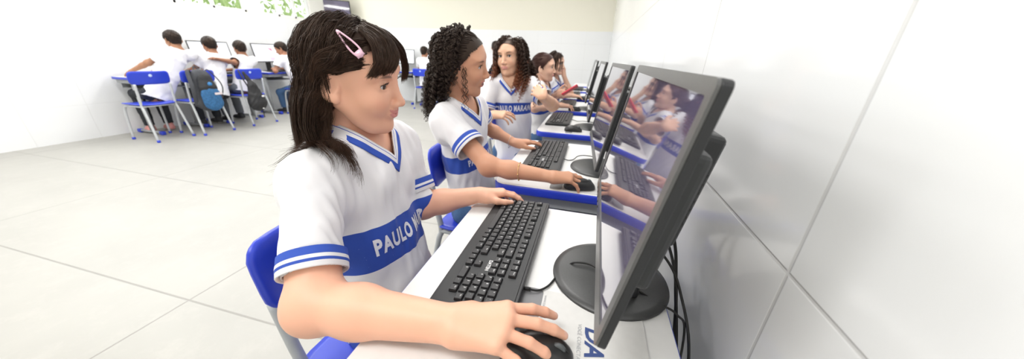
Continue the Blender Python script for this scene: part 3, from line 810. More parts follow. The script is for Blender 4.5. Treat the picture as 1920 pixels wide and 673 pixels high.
def strands_mesh(paths, r, colfn, taper=.25, sides=3):
    """paths: array (N,K,3) or list of (K,3)"""
    if isinstance(paths, list):
        groups = {}
        for p in paths: groups.setdefault(len(p), []).append(p)
        arrs = [np.array(v) for v in groups.values()]
    else: arrs = [paths]
    parts = []; cols = []
    for A in arrs:
        N, K, _ = A.shape; T = np.gradient(A, axis=1); T /= np.linalg.norm(T, axis=2)[..., None]+1e-9
        ref = RNG.normal(size=(N, 1, 3)); U = np.cross(T, ref); U /= np.linalg.norm(U, axis=2)[..., None]+1e-9; V_ = np.cross(T, U)
        t = np.linspace(0, 1, K); rr = r*(1-(1-taper)*np.clip((t-.55)/.45, 0, 1)**1.5)*(RNG.uniform(.75, 1.25, (N, 1)))
        ang = 2*PI*np.arange(sides)/sides
        V = A[:, :, None]+rr[:, :, None, None]*(U[:, :, None]*np.cos(ang)[None, None, :, None]+V_[:, :, None]*np.sin(ang)[None, None, :, None])
        i = np.arange(N)[:, None, None]; k = np.arange(K-1)[None, :, None]; s_ = np.arange(sides)[None, None]
        b = i*K*sides+k*sides; Q = np.stack([b+s_, b+(s_+1) % sides, b+sides+(s_+1) % sides, b+sides+s_], -1).reshape(-1, 4)
        parts.append((V.reshape(-1, 3), Q)); c = colfn(N, K, A)
        cols.append(np.repeat(c.reshape(N, K, 1, 3), sides, 2).reshape(-1, 3))
    return parts, np.concatenate(cols)
def cap_geo(H, infl=.006, h=.0045, keep=hairline, bumpy=0, extra=None, rng=None):
    """close hair mass on the skull"""
    F = Field((-.15, -.12, -.10), (.12, .12, .15), h)
    F.ell((-.012, 0, .030), (.089+infl, .0725+infl, .082+infl), k=.01); F.ell((.024, 0, .030), (.058+infl, .0600+infl*.8, .064+infl*.8), k=.03)
    if extra: extra(F)
    V, Q = F.mesh()
    if bumpy:
        n = np.zeros(len(V))
        for i in range(5):
            kx = RNG.normal(size=3)*(90+60*i); n += np.sin(V@kx+RNG.uniform(0, 6))
        c = np.array([-.016, 0, .03]); d = V-c; d /= np.linalg.norm(d, axis=1)[:, None]; V = V+d*(n*bumpy)[:, None]
    kp = np.array([keep(v) for v in V]); V, Q = cull(V, Q, kp)
    return H.c+(V*H.s)@H.R.T, Q
def col_const(c, var=.15, tip=None):
    c = np.array(c)
    def f(N, K, A):
        o = np.tile(c, (N, K, 1))*RNG.uniform(1-var, 1+var, (N, 1, 1))
        if tip is not None:
            t = np.clip((np.linspace(0, 1, K)-tip[1])/(1-tip[1]), 0, 1)[None, :, None]*np.clip(RNG.normal(.85, .3, (N, 1, 1)), 0, 1.3); o = o*(1-t)+np.array(tip[0])*t
        return np.clip(o, 0, 1)
    return f
M_hair = mat('hair', (.05, .03, .02), .38, attr=True, spec=.4)
M_hair.node_tree.nodes['Principled BSDF'].inputs['Specular Tint'].default_value = (.85, .62, .48, 1)
def make_hair(par, H, cap, strands, r, colfn, capcol, name='hair', sides=3, taper=.25):
    parts, cols = strands_mesh(strands, r, colfn, taper, sides) if strands is not None else ([], np.zeros((0, 3)))
    if cap is not None: parts = [cap]+parts; cols = np.concatenate([np.tile(np.array(capcol), (len(cap[0]), 1)), cols])
    return mesh_obj(name, parts, M_hair, par, cols)

# ---------------------------------------------------------------- cloth
def cloth_material():
    m = mat('white school shirt jersey', (.80, .79, .80), .85, bump=(1400, .25, .0006), sss=0); nt = m.node_tree; p = nt.nodes['Principled BSDF']
    a = nt.nodes.new('ShaderNodeAttribute'); a.attribute_name = 'band'
    def mth(op, x, y):
        n = nt.nodes.new('ShaderNodeMath'); n.operation = op; nt.links.new(x, n.inputs[0])
        if isinstance(y, float): n.inputs[1].default_value = y
        else: nt.links.new(y, n.inputs[1])
        return n.outputs[0]
    ab = mth('ABSOLUTE', a.outputs['Fac'], 0.0); lt = mth('LESS_THAN', ab, 1.0)
    vo = nt.nodes.new('ShaderNodeTexVoronoi'); vo.inputs['Scale'].default_value = 95
    tc = nt.nodes.new('ShaderNodeTexCoord'); nt.links.new(tc.outputs['Object'], vo.inputs['Vector'])
    sp = mth('LESS_THAN', vo.outputs['Distance'], .055)
    m1 = nt.nodes.new('ShaderNodeMix'); m1.data_type = 'RGBA'; nt.links.new(sp, m1.inputs['Factor']); m1.inputs['A'].default_value = (.022, .072, .42, 1); m1.inputs['B'].default_value = (.2, .32, .75, 1)
    m2 = nt.nodes.new('ShaderNodeMix'); m2.data_type = 'RGBA'; nt.links.new(lt, m2.inputs['Factor']); m2.inputs['A'].default_value = (.80, .79, .81, 1); nt.links.new(m1.outputs['Result'], m2.inputs['B'])
    nt.links.new(m2.outputs['Result'], p.inputs['Base Color']); p.inputs['Sheen Weight'].default_value = .15
    return m
M_shirt = cloth_material()
M_ribB = mat('blue rib knit', (.03, .085, .46), .8, bump=(900, .3, .0006)); M_ribW = mat('white rib knit', (.78, .78, .80), .8, bump=(900, .3, .0006))
M_navyT = mat('blue trousers', (.03, .07, .40), .85, noise=(40, .1)); M_jean = mat('blue denim', (.06, .13, .27), .9, noise=(300, .25), bump=(800, .4, .0008))
M_dark = mat('dark trousers', (.02, .022, .028), .85, noise=(60, .1)); M_grayT = mat('grey trousers', (.12, .13, .15), .85)
M_shoe = mat('black shoe', (.025, .025, .028), .6); M_sole = mat('pale shoe sole', (.6, .58, .55), .6); M_tan = mat('tan shoe', (.55, .47, .38), .7); M_sandal = mat('pink sandal', (.75, .32, .30), .6)
M_print = mat('white printed letters', (.82, .83, .88), .7)
M_skin = mat('skin', (.8, .5, .38), .47, attr=True, sss=.12, spec=.4, bump=(700, .12, .0004))

def wrinkle(V, N, amp, seed, scale=1.0):
    r = np.random.default_rng(seed); w = np.zeros(len(V))
    for i in range(9):
        k = r.normal(size=3)*np.array([30, 30, 16])*(1+.35*i)*scale; ph = r.uniform(0, 6.3); w += np.sin(V@k+ph+1.6*np.sin(V@(r.normal(size=3)*14)+ph))/(1+.35*i)
    w = np.tanh(w*.55); return V+N*(w*amp)[:, None]
def vnormals(V, Q):
    n = np.cross(V[Q[:, 2]]-V[Q[:, 0]], V[Q[:, 3]]-V[Q[:, 1]]); N = np.zeros_like(V)
    for i in range(4): np.add.at(N, Q[:, i], n)
    return N/(np.linalg.norm(N, axis=1)[:, None]+1e-12)

def person(name_label, H, pel, neck, shR, shL, elR, wrR, elL, wrL, front, skin, group=None, handR=None, handL=None, h=(.0022, .0022, .0030), mouth=0, smile=1.0, jaw=1.0, lips=(.62, .22, .22), brow=(.05, .03, .02),
           gaze=(1, 0, 0), cufr=1.0, band=(.0, .05), text=None, bulk=1.0, trousers=None, knees=None, ankles=None, sleeve=.66, shoe=None, texty=0, textang=0, seed=1, cuffpat=None, eye=True, slr=1.0, floor_z=0, legs=True, collar=True, base=None):
    V_ = Vector; pel, neck, shR, shL = map(V_, (pel, neck, shR, shL)); elR, wrR, elL, wrL = map(V_, (elR, wrR, elL, wrL))
    e = empty('person', (pel.x, pel.y, floor_z), 0, name_label, 'person', group)
    fr = V_(front).normalized(); up = (neck-pel).normalized(); fr = (fr-up*fr.dot(up)).normalized(); lf = up.cross(fr); TL = (neck-pel).length
    nails = []; parts = []
    # head
    HV, HQ = head_geo(h[0], mouth, smile, jaw); HW = H.c+(HV*H.s)@H.R.T
    cols = [head_cols(HV, skin, lips, mouth, smile, brow=brow)]; parts.append((HW, HQ))
    # neck and trunk under the clothes
    lo = np.minimum.reduce([np.array(p) for p in (pel, neck, shR, shL, H.w((0, 0, -.1)))])-.2; hi = np.maximum.reduce([np.array(p) for p in (pel, neck, shR, shL, H.w((0, 0, 0)))])+.2
    F = Field(lo, hi, max(.0045, h[2])); bk = bulk
    nt = V_(H.w((-.020, 0, -.035))); F.cone(nt, neck+up*.0, .049*H.s, .052*H.s, k=.02); F.cone(neck, neck-up*.05, .053, .07, k=.03)
    for s_, sh in ((-1, shR), (1, shL)): F.cone(neck-up*.03, sh, .036, .036, k=.05)
    F.cone(pel+up*TL*.45, pel+up*TL*.80, .105*bk, .118*bk, k=.05, fl=(fr, .66)); F.cone(pel, pel+up*TL*.45, .118*bk, .105*bk, k=.05, fl=(fr, .7))
    V, Q = F.mesh(); parts.append((V, Q)); cols.append(np.tile(np.array(skin), (len(V), 1)))
    for (sh, el, wr, hd, sd) in ((shR, elR, wrR, handR, 1), (shL, elL, wrL, handL, -1)):
        hd = hd or {}
        pts = [sh, el, wr, wr+(wr-el).normalized()*.17]; fw = V_(hd.get('fwd', (wr-el))).normalized(); pts.append(wr+fw*.18)
        lo = np.min([np.array(p) for p in pts], 0)-.07; hi = np.max([np.array(p) for p in pts], 0)+.07; hh = h[1] if sd == 1 or hd.get('fine') else max(h[1], h[2])
        F = Field(lo, hi, hh); ar = hd.get('r', 1.0)
        F.cone(sh, el, .043*ar, .039*ar, k=.01); m_ = el.lerp(wr, .35); F.cone(el, m_, .039*ar, .0375*ar, k=.02); F.cone(m_, wr, .0370*ar, .0255*ar, k=.02); F.cone(el, el, .041*ar, .041*ar, k=.02)
        nl = hand_prims(F, wr, fw, hd.get('up', (0, 0, 1)), sd if not hd.get('swap') else -sd, hd.get('sc', .9), hd.get('curls'), hd.get('spread', 1), hd.get('thumb'))
        V, Q = F.mesh(); C = np.tile(np.array(skin), (len(V), 1)); nail_cols(V, C, nl, hd.get('nail', np.array(skin)*.55+np.array((.85, .62, .6))*.45)); parts.append((V, Q)); cols.append(C)
    # legs
    tp = []; 
    if legs:
        knees = knees or [pel+fr*.36-lf*.11+V_((0, 0, -.02)), pel+fr*.36+lf*.11+V_((0, 0, -.02))]; knees = [V_(k) for k in knees]
        ankles = ankles or [V_((k.x-fr.x*.02, k.y-fr.y*.02, .085)) for k in knees]; ankles = [V_(a) for a in ankles]
        for i, s_ in enumerate((-1, 1)):
            hip = pel+lf*(s_*.075); kn, an = knees[i], ankles[i]; f2 = V_((fr.x, fr.y, 0)).normalized()
            lo = np.min([np.array(p) for p in (hip, kn, an)], 0)-.12; hi = np.max([np.array(p) for p in (hip, kn, an, an+f2*.2)], 0)+.12
            F = Field(lo, hi, .007); F.cone(hip, kn, .068*bk, .050, k=.02); F.cone(kn, an, .048, .034, k=.03); F.cone(an-V_((0, 0, .035)), an+f2*.11-V_((0, 0, .045)), .036, .028, k=.02)
            V, Q = F.mesh(); parts.append((V, Q)); cols.append(np.tile(np.array(skin), (len(V), 1)))
            F = Field(lo, hi, .007); F.cone(pel-up*.02, hip-up*.01, .088*bk, .085*bk, k=.03, fl=(fr, .85)); F.cone(hip-up*.015, kn, .076*bk, .062, k=.03); F.cone(kn, an, .062, .050, k=.03)
            V, Q = F.mesh(); tl = (an-kn).normalized(); cut = (V-np.array(an))@np.array(tl) < (-.02 if trousers != 'short' else -.33); tp.append(cull(V, Q, cut))
    body = mesh_obj('body', parts, M_skin, e, np.concatenate(cols))
    if eye: eyes(H, e, gaze)
    if tp:
        t_ = mesh_obj('trousers', [(wrinkle(v, vnormals(v, q), .004, 5+seed), q) for v, q in tp], {'navy': M_navyT, 'jean': M_jean, 'dark': M_dark, 'gray': M_grayT, 'short': M_navyT, None: M_navyT}[trousers], e)
        for i in range(2):
            an = ankles[i]; f2 = V_((fr.x, fr.y, 0)).normalized(); F = Field(np.array(an)-.16-np.array((0, 0, 0)), np.array(an)+.22, .005)
            F.cone(an-V_((0, 0, .038))-f2*.02, an+f2*.12-V_((0, 0, .048)), .040, .036, k=.02, fl=((0, 0, 1), .95)); F.cone(an-V_((0, 0, .0)), an-V_((0, 0, .04)), .041, .040, k=.02)
            V, Q = F.mesh(); V[:, 2] = np.maximum(V[:, 2], floor_z+.001); so = V[Q].mean(1)[:, 2] < floor_z+.022
            mesh_obj('shoe', [(V, Q)], [{'black': M_shoe, 'tan': M_tan, 'sandal': M_sandal, None: M_shoe}[shoe], M_sole], e, mi=so)
    # shirt
    lo = np.min([np.array(p) for p in (pel, neck, shR, shL, shR.lerp(elR, sleeve), shL.lerp(elL, sleeve))], 0)-.21; hi = np.max([np.array(p) for p in (pel, neck, shR, shL, shR.lerp(elR, sleeve), shL.lerp(elL, sleeve))], 0)+.17
    F = Field(lo, hi, h[2])
    F.cone(pel-up*.07, pel+up*TL*.45, .158*bk, .128*bk, k=.05, fl=(fr, .80)); F.cone(pel+up*TL*.45, pel+up*TL*.78, .128*bk, .140*bk, k=.05, fl=(fr, .70))
    F.cone(pel+up*TL*.72+fr*.030-lf*.05, pel+up*TL*.72+fr*.030+lf*.05, .062*bk, .062*bk, k=.04)
    for sh in (shR, shL): F.cone(neck-up*.035, sh, .052, .048, k=.05); F.cone(sh-up*.05, sh-up*.05, .05, .05, k=.05)
    F.cone(neck-up*.02, neck-up*.06, .062, .075, k=.04)
    sl = []
    for sh, el in ((shR, elR), (shL, elL)):
        d = el-sh; en = sh+d*(sleeve+.12); F.cone(sh, en, .053*slr, .066*cufr, k=.030); sl.append((sh, d.normalized(), d.length*sleeve))
    V, Q = F.mesh(); N = vnormals(V, Q)
    # signed height on the trunk, arm mask
    amp = np.full(len(V), 1.0); V = wrinkle(V, N, .0042, seed)
    rel = V-np.array(pel); zt = rel@np.array(up); xt = rel@np.array(fr); yt = rel@np.array(lf)
    keep = zt > -.055
    arm = np.zeros(len(V), bool)
    for sgn, (sh, d, L) in zip((-1, 1), sl):
        q = V-np.array(sh); t = q@np.array(d); rad = np.linalg.norm(q-t[:, None]*np.array(d), axis=1); m = (rad < .085*slr) & (t > 0)
        keep &= ~((t > L) & (rad < .10*slr) & (t < L+.14) & ((sgn*yt > .118*bk) | (xt > .155))); arm |= (t > .02) & (rad < .072*slr+.0) & ((sgn*yt > .122*bk) | (xt > .15))
    # neck opening: rounded sides and back, V in front
    nb = np.array(neck); q = V-nb; nx, ny, nz = q@np.array(fr), q@np.array(lf), q@np.array(up)
    opn = .066; vdep = .075
    def open_d(nx, ny, nz): return np.where(nx > 0, np.abs(ny)-(opn-.0)*np.clip(1-(np.maximum(-nz-.0, 0)/vdep), 0, 1), np.hypot(ny, nx)-opn)
    keep &= ~((open_d(nx, ny, nz) < 0) & (nz > (-vdep if True else 0)) & ((nx > 0) | (nz > -.03)))
    bandv = np.where(arm, 9.0, (zt/TL-band[0])/band[1])
    idx = keep[Q].all(1); q_ = Q[idx]; used = np.unique(q_); mp = np.full(len(V), -1); mp[used] = np.arange(len(used))
    sv, sq, sb = V[used], mp[q_], bandv[used]
    # keep the largest sheet only (floaters off)
    sh_o = mesh_obj('shirt', [(sv, sq)], M_shirt, e, attrs={'band': sb})
    so = sh_o.modifiers.new('thick', 'SOLIDIFY'); so.thickness = .0022; so.offset = -1
    tree_ = BVHTree.FromPolygons([tuple(v) for v in V], [tuple(q) for q in Q])
    def surf(o, d, off=.0012, mx=.3):
        r = tree_.ray_cast(V_(o), V_(d), mx)
        return (r[0]+r[1]*off if r[0] is not None and r[1].dot(V_(d)) < 0 else (r[0]-V_(d).normalized()*off if r[0] is not None else None))
    tq = ~arm[Q].any(1); ttree = BVHTree.FromPolygons([tuple(v) for v in V], [tuple(q) for q in Q[tq]])
    # cuffs
    for (sh, d, L) in (sl if collar else []):
        u = d.cross(V_((0, 0, 1))).normalized() if abs(d.z) < .95 else d.cross(V_((1, 0, 0))).normalized(); w = d.cross(u)
        rows = [-.034, -.021, -.0195, -.0145, -.013, -.0095, -.008, .0, .002, .0, -.006]; mi = [1, 1, 0, 0, 1, 1, 0, 0, 0, 0] if cuffpat is None else cuffpat
        nn = 48; vs = []; 
        base_r = [None]*nn
        for k in range(nn):
            a = 2*PI*k/nn; o_ = u*math.cos(a)+w*math.sin(a); rr_ = []
            for tt_ in (-.036, -.028, -.02, -.012, -.004):
                c = sh+d*(L+tt_); p = surf(c+o_*.14, -o_, 0, .14); rr_.append(min((p-c).length, .074*cufr) if p is not None else .058*cufr)
            base_r[k] = max(rr_)+.0014
        for _ in range(3): base_r = [.25*base_r[k-1]+.5*base_r[k]+.25*base_r[(k+1) % nn] for k in range(nn)]
        offs = [.0015, .0022, .0022, .0028, .0028, .0028, .0022, .0020, .0010, -.0020, -.0030]
        for j, t in enumerate(rows):
            for k in range(nn):
                a = 2*PI*k/nn; o_ = u*math.cos(a)+w*math.sin(a); vs.append(sh+d*(L+t)+o_*(base_r[k]+offs[j]))
        b = MB()
        for j in range(len(rows)-1):
            b.add([], [], 0)
            for k in range(nn): pass
        fs = [[], []]
        for j in range(len(rows)-1):
            for k in range(nn): fs[1 if mi[j] == 1 else 0].append((j*nn+k, j*nn+(k+1) % nn, (j+1)*nn+(k+1) % nn, (j+1)*nn+k))
        b.add(vs, fs[0]+fs[1], 0, True); b.m = [0]*len(fs[0])+[1]*len(fs[1])
        b.build('cuff', [M_ribW, M_ribB], sh_o, local=True); sh_cuff = SC.objects[-1] if False else None
        for o in children(sh_o):
            if o.name.startswith('cuff'): o.location = -V_(e.location)
    # collar band
    if collar:
        nn = 64; rings = []
        wid = [0, .0035, .005, .009, .0105, .013, .0145, .024, .026]; cm = [0, 0, 1, 0, 1, 0, 1, 1]
        cm = [0, 1, 0, 0, 0, 1, 1, 1]
        loop = []
        for k in range(nn):
            a = 2*PI*k/nn; ca, sa = math.cos(a), math.sin(a)     # a=0 front
            if ca > 0:
                f_ = ca; ny_ = opn*math.copysign(abs(sa)**1.0, sa)*(1-.0)
                tt = 1-abs(ny_)/opn; z_ = -vdep*tt; loop.append((.5, ny_, z_, a))
            else: loop.append((0, opn*sa, .0, a))
        vs = []; ok = True
        prevp = None
        for wv in wid:
            for k in range(nn):
                x_, y_, z_, a = loop[k]; ca, sa = math.cos(a), math.sin(a)
                if ca > 0.0:
                    # widen away from the V line
                    nrm = V_((0, math.copysign(vdep, y_) if abs(y_) > 1e-6 else 0, -opn)); nrm.normalize()
                    if abs(y_) < 1e-6: nrm = V_((0, 0, -1.0)); ww = wv*1.35
                    else: ww = wv
                    yy, zz = y_+nrm.y*ww, z_+nrm.z*ww
                    bl = min(1, ca*2.2)
                    # side part blends towards the shoulder direction
                    o1 = neck+lf*yy+up*zz; p = surf(o1+fr*.25, -fr, .0030, .5)
                    if bl < 1:
                        o2 = neck+lf*(sa*(opn+wv))+fr*(ca*(opn+wv)); p2 = surf(o2+up*.2, -up, .0030, .4)
                        p = (p.lerp(p2, 1-bl) if p is not None and p2 is not None else (p or p2))
                else:
                    o2 = neck+lf*(sa*(opn+wv))+fr*(ca*(opn+wv)); p = surf(o2+up*.2, -up, .0030, .4)
                if p is None: p = neck+lf*y_+up*z_
                vs.append(p)
        # smooth the band
        V2 = np.array([v[:] for v in vs]).reshape(len(wid), nn, 3)
        for _ in range(3): 
            sm = .5*V2+.25*np.roll(V2, 1, 1)+.25*np.roll(V2, -1, 1); sm[:, 0] = V2[:, 0]; V2 = sm
        for j in range(len(wid)): V2[j] += np.array(up)*(.0012 if 0 < j < len(wid)-1 else -.001)
        V2[0] += (np.array(up)*.004)
        vs = V2.reshape(-1, 3).tolist(); fs = [[], []]
        for j in range(len(wid)-1):
            for k in range(nn): fs[cm[j]].append((j*nn+k, j*nn+(k+1) % nn, (j+1)*nn+(k+1) % nn, (j+1)*nn+k))
        b = MB(); b.add(vs, fs[0]+fs[1], 0, True); b.m = [0]*len(fs[0])+[1]*len(fs[1]); o = b.build('collar', [M_ribW, M_ribB], sh_o); o.location = -V_(e.location)
        sd_ = o.modifiers.new('t', 'SOLIDIFY'); sd_.thickness = .002
    if text:
        s_, size, zc, a0 = text; vs, fs = text_geo(s_, size, 0, .042, 'CENTER', 1.16); vs = [Vector((v.x*.63, v.y, 0)) for v in vs]
        bm = bmesh.new(); bv = [bm.verts.new(v) for v in vs]
        for f in fs:
            try: bm.faces.new([bv[i] for i in f])
            except ValueError: pass
        bmesh.ops.triangulate(bm, faces=bm.faces[:])
        for _ in range(2): bmesh.ops.subdivide_edges(bm, edges=[q for q in bm.edges if q.calc_length() > .006], cuts=1, use_grid_fill=False); bmesh.ops.triangulate(bm, faces=bm.faces[:])
        c0 = pel+up*(TL*zc); Rr = .125*bk
        for v in bm.verts:
            a = a0+v.co.x/Rr; dr = fr*math.cos(a)+lf*math.sin(a); r_ = ttree.ray_cast(c0+up*v.co.y+dr*.25, -dr, .4); p = r_[0]+dr*.0013 if r_[0] is not None else None; v.co = p if p is not None else c0+up*v.co.y+dr*.1
        b = MB(); b.bm(bm, 0, True); o = b.build('printed_words', M_print, sh_o, recalc=False); o.location = -V_(e.location)
    return e
def facing(yaw): return (math.cos(math.radians(yaw)), math.sin(math.radians(yaw)), 0)
# ================================================================ THE ROOM'S THINGS
desk_specs = [(.492, 'blue edged white desk nearest the camera, under the front girl'), (1.262, 'second white desk from the camera, under the curly girl with the bracelet'),
              (2.115, 'third white desk from the camera, with an unused mouse near its front edge'), (2.95, 'fourth white desk from the camera, where the girl with the red phone sits'),
              (3.80, 'fifth white desk from the camera, where a girl rests her chin on her hand'), (4.64, 'sixth white desk along the tiled side wall, without a pupil'), (5.48, 'farthest white desk along the tiled side wall')]
d0 = make_desk(desk_specs[0][1]); desks = []
for i, (y, lb) in enumerate(desk_specs):
    d = d0 if i == 0 else copy_tree(d0); put(d, (-.0585, y, 0), 0, lb); desks.append(d)
DT = .7402
mon_specs = [(.042, .522, .117, -.8, 8.9, 'nearest black monitor, its glossy screen mirroring the pupils'),
             (.028, 1.205, .087, 2.5, 10.2, 'second black monitor from the camera, just behind the nearest one'),
             (-.012, 2.01, .091, 2.0, 9.5, 'third black monitor from the camera, seen nearly edge on'),
             (-.048, 2.81, .084, 1.5, 9.0, 'fourth black monitor from the camera, facing the girl with the phone'),
             (-.060, 3.66, .10, 1, 8.0, 'fifth black monitor from the camera, facing the girl who rests her chin'),
             (-.050, 4.55, .10, 0, 8.0, 'sixth black monitor along the side wall, on a desk without a pupil')]
m0 = make_monitor(mon_specs[0][-1])
for i, (x, y, zb, yaw, tl, lb) in enumerate(mon_specs):
    if i == 0: m = m0
    elif i == 1: m = m1 = make_monitor(lb, zb, tl, None, .54, .325)
    else: m = copy_tree(m1)
    put(m, (x, y, DT), math.radians(yaw), lb)
kb_specs = [(-.157, .583, 'black keyboard beneath the front girl\'s hands'), (-.160, 1.315, 'black keyboard under the left hand of the curly girl with the bracelet'),
            (-.195, 2.22, 'black keyboard on the third desk beside the unused mouse'), (-.215, 3.02, 'black keyboard on the fourth desk behind the girl with the phone'),
            (-.215, 3.9, 'black keyboard on the fifth desk'), (-.2, 4.64, 'black keyboard on the sixth desk, which has no pupil')]
for i, (x, y, lb) in enumerate(kb_specs):
    k = make_keyboard(lb, i < 3); k.location = (x, y, DT)
mo_specs = [(-.030, .326, -4, 'black mouse under the front girl\'s right hand'), (.000, .990, 12, 'black mouse under the right hand of the curly girl with the bracelet'),
            (-.080, 1.872, -3, 'unused black mouse lying on the third desk'), (-.120, 2.665, 10, 'black mouse in the hand of the girl holding the red phone'), (-.09, 3.43, 5, 'black mouse held by the farthest girl')]
mo = make_mouse(mo_specs[0][-1])
for i, (x, y, rz, lb) in enumerate(mo_specs):
    q = mo if i == 0 else copy_tree(mo); put(q, (x, y, DT+.0025), math.radians(rz), lb)

# mouse mats
def make_pad(label, x0, x1, y0, y1, detail):
    e = empty('mouse_mat', ((x0+x1)/2, (y0+y1)/2, DT), 0, label, 'mouse mat', 'printed mouse mats'); w, h = x1-x0, y1-y0
    b = MB(); b.prism(rrect(w, h, .012), 0, .0022); b.build('mat_sheet', M_pad, e)
    b = MB(); b.prism(rrect(.042, h-.001, .011), .0021, .0025, 0, Matrix.Translation((-w/2+.0215, 0, 0))); st = b.build('printed_strip', M_padstrip, e)
    if detail:
        def wr(s, sz, x, y, name, m, bold=.0, par=e, shear=0):
            vs, fs = text_geo(s, sz, 0, bold, 'LEFT', 1.0, shear); b = MB(); b.add([(x+v.y, y-v.x, .00265) for v in vs], fs, 0); b.build(name, m, par)
        wr('DATEN', .040, .135-w/2-.0, h/2-.066, 'printed_logo', M_navy, .03, e, .18)
        wr('VOCÊ CONECTADO COM TUDO', .0088, .113-w/2, h/2-.064, 'printed_slogan', M_lgprint)
        wr('WWW.DATEN.COM.BR', .0060, .047-w/2, h/2-.014, 'printed_address', M_lgprint)
    return e
make_pad('white printed mouse mat under the nearest mouse', -.083, .135, .185, .465, True)
make_pad('white mouse mat on the second desk under the curly girl\'s hand', -.100, .11, .955, 1.06, False)
make_pad('pale mouse mat under the unused mouse on the third desk', -.125, .05, 1.81, 1.95, False)

# cables
def cable(pts, r, label, n=8):
    b = MB(); b.tube(bez(pts, 8), r, n); return tag(b.build('cable', M_rub), label, 'cable')
z = DT+.0035
b = MB(); b.tube([(-.081, .452, DT+.008), (-.066, .452, DT+.008)], .0032, 10)
for k in range(5): b.tube([(-.079+k*.003, .452, DT+.008), (-.0778+k*.003, .452, DT+.008)], .0039, 10)
b.tube(bez([(-.067, .452, DT+.008), (-.050, .456, DT+.0065), (-.034, .478, z), (-.020, .515, z), (-.004, .545, z+.001), (.012, .550, DT+.016), (.05, .545, DT+.019), (.085, .50, DT+.018), (.130, .50, DT+.016), (.165, .49, z), (.196, .47, z), (.215, .46, .70), (.225, .44, .45), (.222, .4, .12)], 8), .0021, 10)
tag(b.build('cable', M_rub), 'thin black keyboard cable curving over the nearest monitor\'s round foot', 'cable')
cable([(.025, .324, DT+.007), (.06, .312, z), (.09, .30, z), (.14, .33, z), (.18, .36, z), (.21, .37, .735), (.222, .36, .5), (.22, .35, .2)], .0018, 'black cable leaving the nearest mouse')
cable([(-.08, 1.28, DT+.008), (-.06, 1.285, z), (-.04, 1.30, z+.001), (-.02, 1.33, z+.010), (.02, 1.34, DT+.016), (.10, 1.32, DT+.012), (.16, 1.3, z), (.22, 1.28, .70), (.225, 1.25, .4)], .0020, 'thin black keyboard cable on the second desk')
cable([(-.122, 2.23, DT+.008), (-.10, 2.235, z), (-.07, 2.20, z), (-.03, 2.16, DT+.0145), (.05, 2.14, DT+.014), (.15, 2.15, z), (.22, 2.15, .70), (.225, 2.1, .4)], .0020, 'thin black keyboard cable on the third desk')
cable([(.143, .60, .90), (.19, .62, .85), (.21, .60, .80), (.213, .55, .74), (.221, .47, .62), (.218, .38, .45), (.225, .34, .1)], .0034, 'thick black power cable hanging between the nearest desk and the tiled wall')
cable([(.143, .64, .89), (.20, .66, .80), (.222, .58, .73), (.226, .50, .60), (.230, .40, .42), (.235, .38, .1)], .0034, 'second black cable hanging in the gap behind the nearest desk')
cable([(.12, .55, .86), (.18, .53, .81), (.205, .50, .765), (.216, .43, .70), (.212, .36, .55), (.22, .3, .1)], .0026, 'thin black video cable dropping behind the nearest desk')

# chairs at the side row
c0 = make_chair('x', (.635, .80)); ch = []
ch_specs = [(-.432, .530, 0, 'blue chair under the front girl, nearest the camera'), (-.42, 1.215, 0, 'blue chair under the curly girl with the bracelet'),
            (-.43, 2.02, -3, 'blue chair under the girl turning round towards the camera'), (-.43, 2.93, 0, 'blue chair under the girl with the red phone'), (-.45, 3.78, 0, 'blue chair under the farthest girl')]
for i, (x, y, rz, lb) in enumerate(ch_specs):
    c = c0 if i == 0 else copy_tree(c0); put(c, (x, y, 0), math.radians(rz), lb, 'chair', 'blue school chairs of the side row'); ch.append(c)

# left row: desks, lit monitors, chairs
ld_specs = [(3.83, 'white desk of the window row in front of the boy with the backpack chair'), (4.72, 'white desk of the window row with the red and mauve picture on its monitor'), (5.55, 'farthest white desk of the window row')]
for i, (y, lb) in enumerate(ld_specs):
    d = copy_tree(d0); put(d, (-5.80, y, 0), PI, lb, 'desk', 'desks of the window row')
pic1 = ([(-.02, .16, .02, .19, 2), (-.12, .03, -.02, .085, 1), (.02, .09, .06, .12, 2)], [((-.10, .24), (-.02, .245), (-.10, .19)), ((-.02, .1), (.0, .09), (-.03, .12))])
lm_specs = [(-5.87, 3.83, 'wide lit white monitor on the window row between the leftmost boys', .56, ([], [])),
            (-5.87, 4.74, 'lit monitor with a red and mauve picture on the window row', .52, pic1),
            (-5.87, 5.50, 'farthest lit monitor of the window row with a mauve picture', .52, ([(.0, .12, .1, .2, 1), (-.1, .05, .0, .12, 2)], []))]
for x, y, lb, w, g in lm_specs:
    m = make_monitor(lb, .155, 8, (g[0], g[1]), w, .32, False); put(m, (x, y, DT), PI, lb, 'monitor', 'lit monitors of the window row')
    k = make_keyboard('black keyboard below the ' + lb.split(' on the')[0].split(' of the')[0], False); k.location = (x+.21, y-.02, DT); k.rotation_euler.z = PI; k['group'] = 'keyboards of the window row'
c1 = make_chair('x', (.685, .84), True)
lc_specs = [(-5.305, 3.09, 180, 'blue chair with the dark blue backpack hanging on its back', 'chairs of the window row'), (-5.305, 3.76, 178, 'blue chair with the black drawstring bag hanging on it', 'chairs of the window row'),
            (-5.30, 4.72, 176, 'pale legged chair under the boy in jeans bending forward', 'chairs of the window row'), (-3.57, 6.285, 90, 'blue chair of the lone boy at the back wall', 'chairs at the back wall'), (-5.42, 2.66, 180, 'chair under the leftmost boy, beside the dark blue backpack', 'chairs of the window row'),
            (-2.07, 6.285, 90, 'left chair of the pair at the back wall behind the girls', 'chairs at the back wall'), (-1.665, 6.285, 90, 'right chair of the pair at the back wall behind the girls', 'chairs at the back wall')]
for i, (x, y, rz, lb, gr) in enumerate(lc_specs):
    c = c1 if i == 0 else copy_tree(c1); put(c, (x, y, 0), math.radians(rz), lb, 'chair', gr)
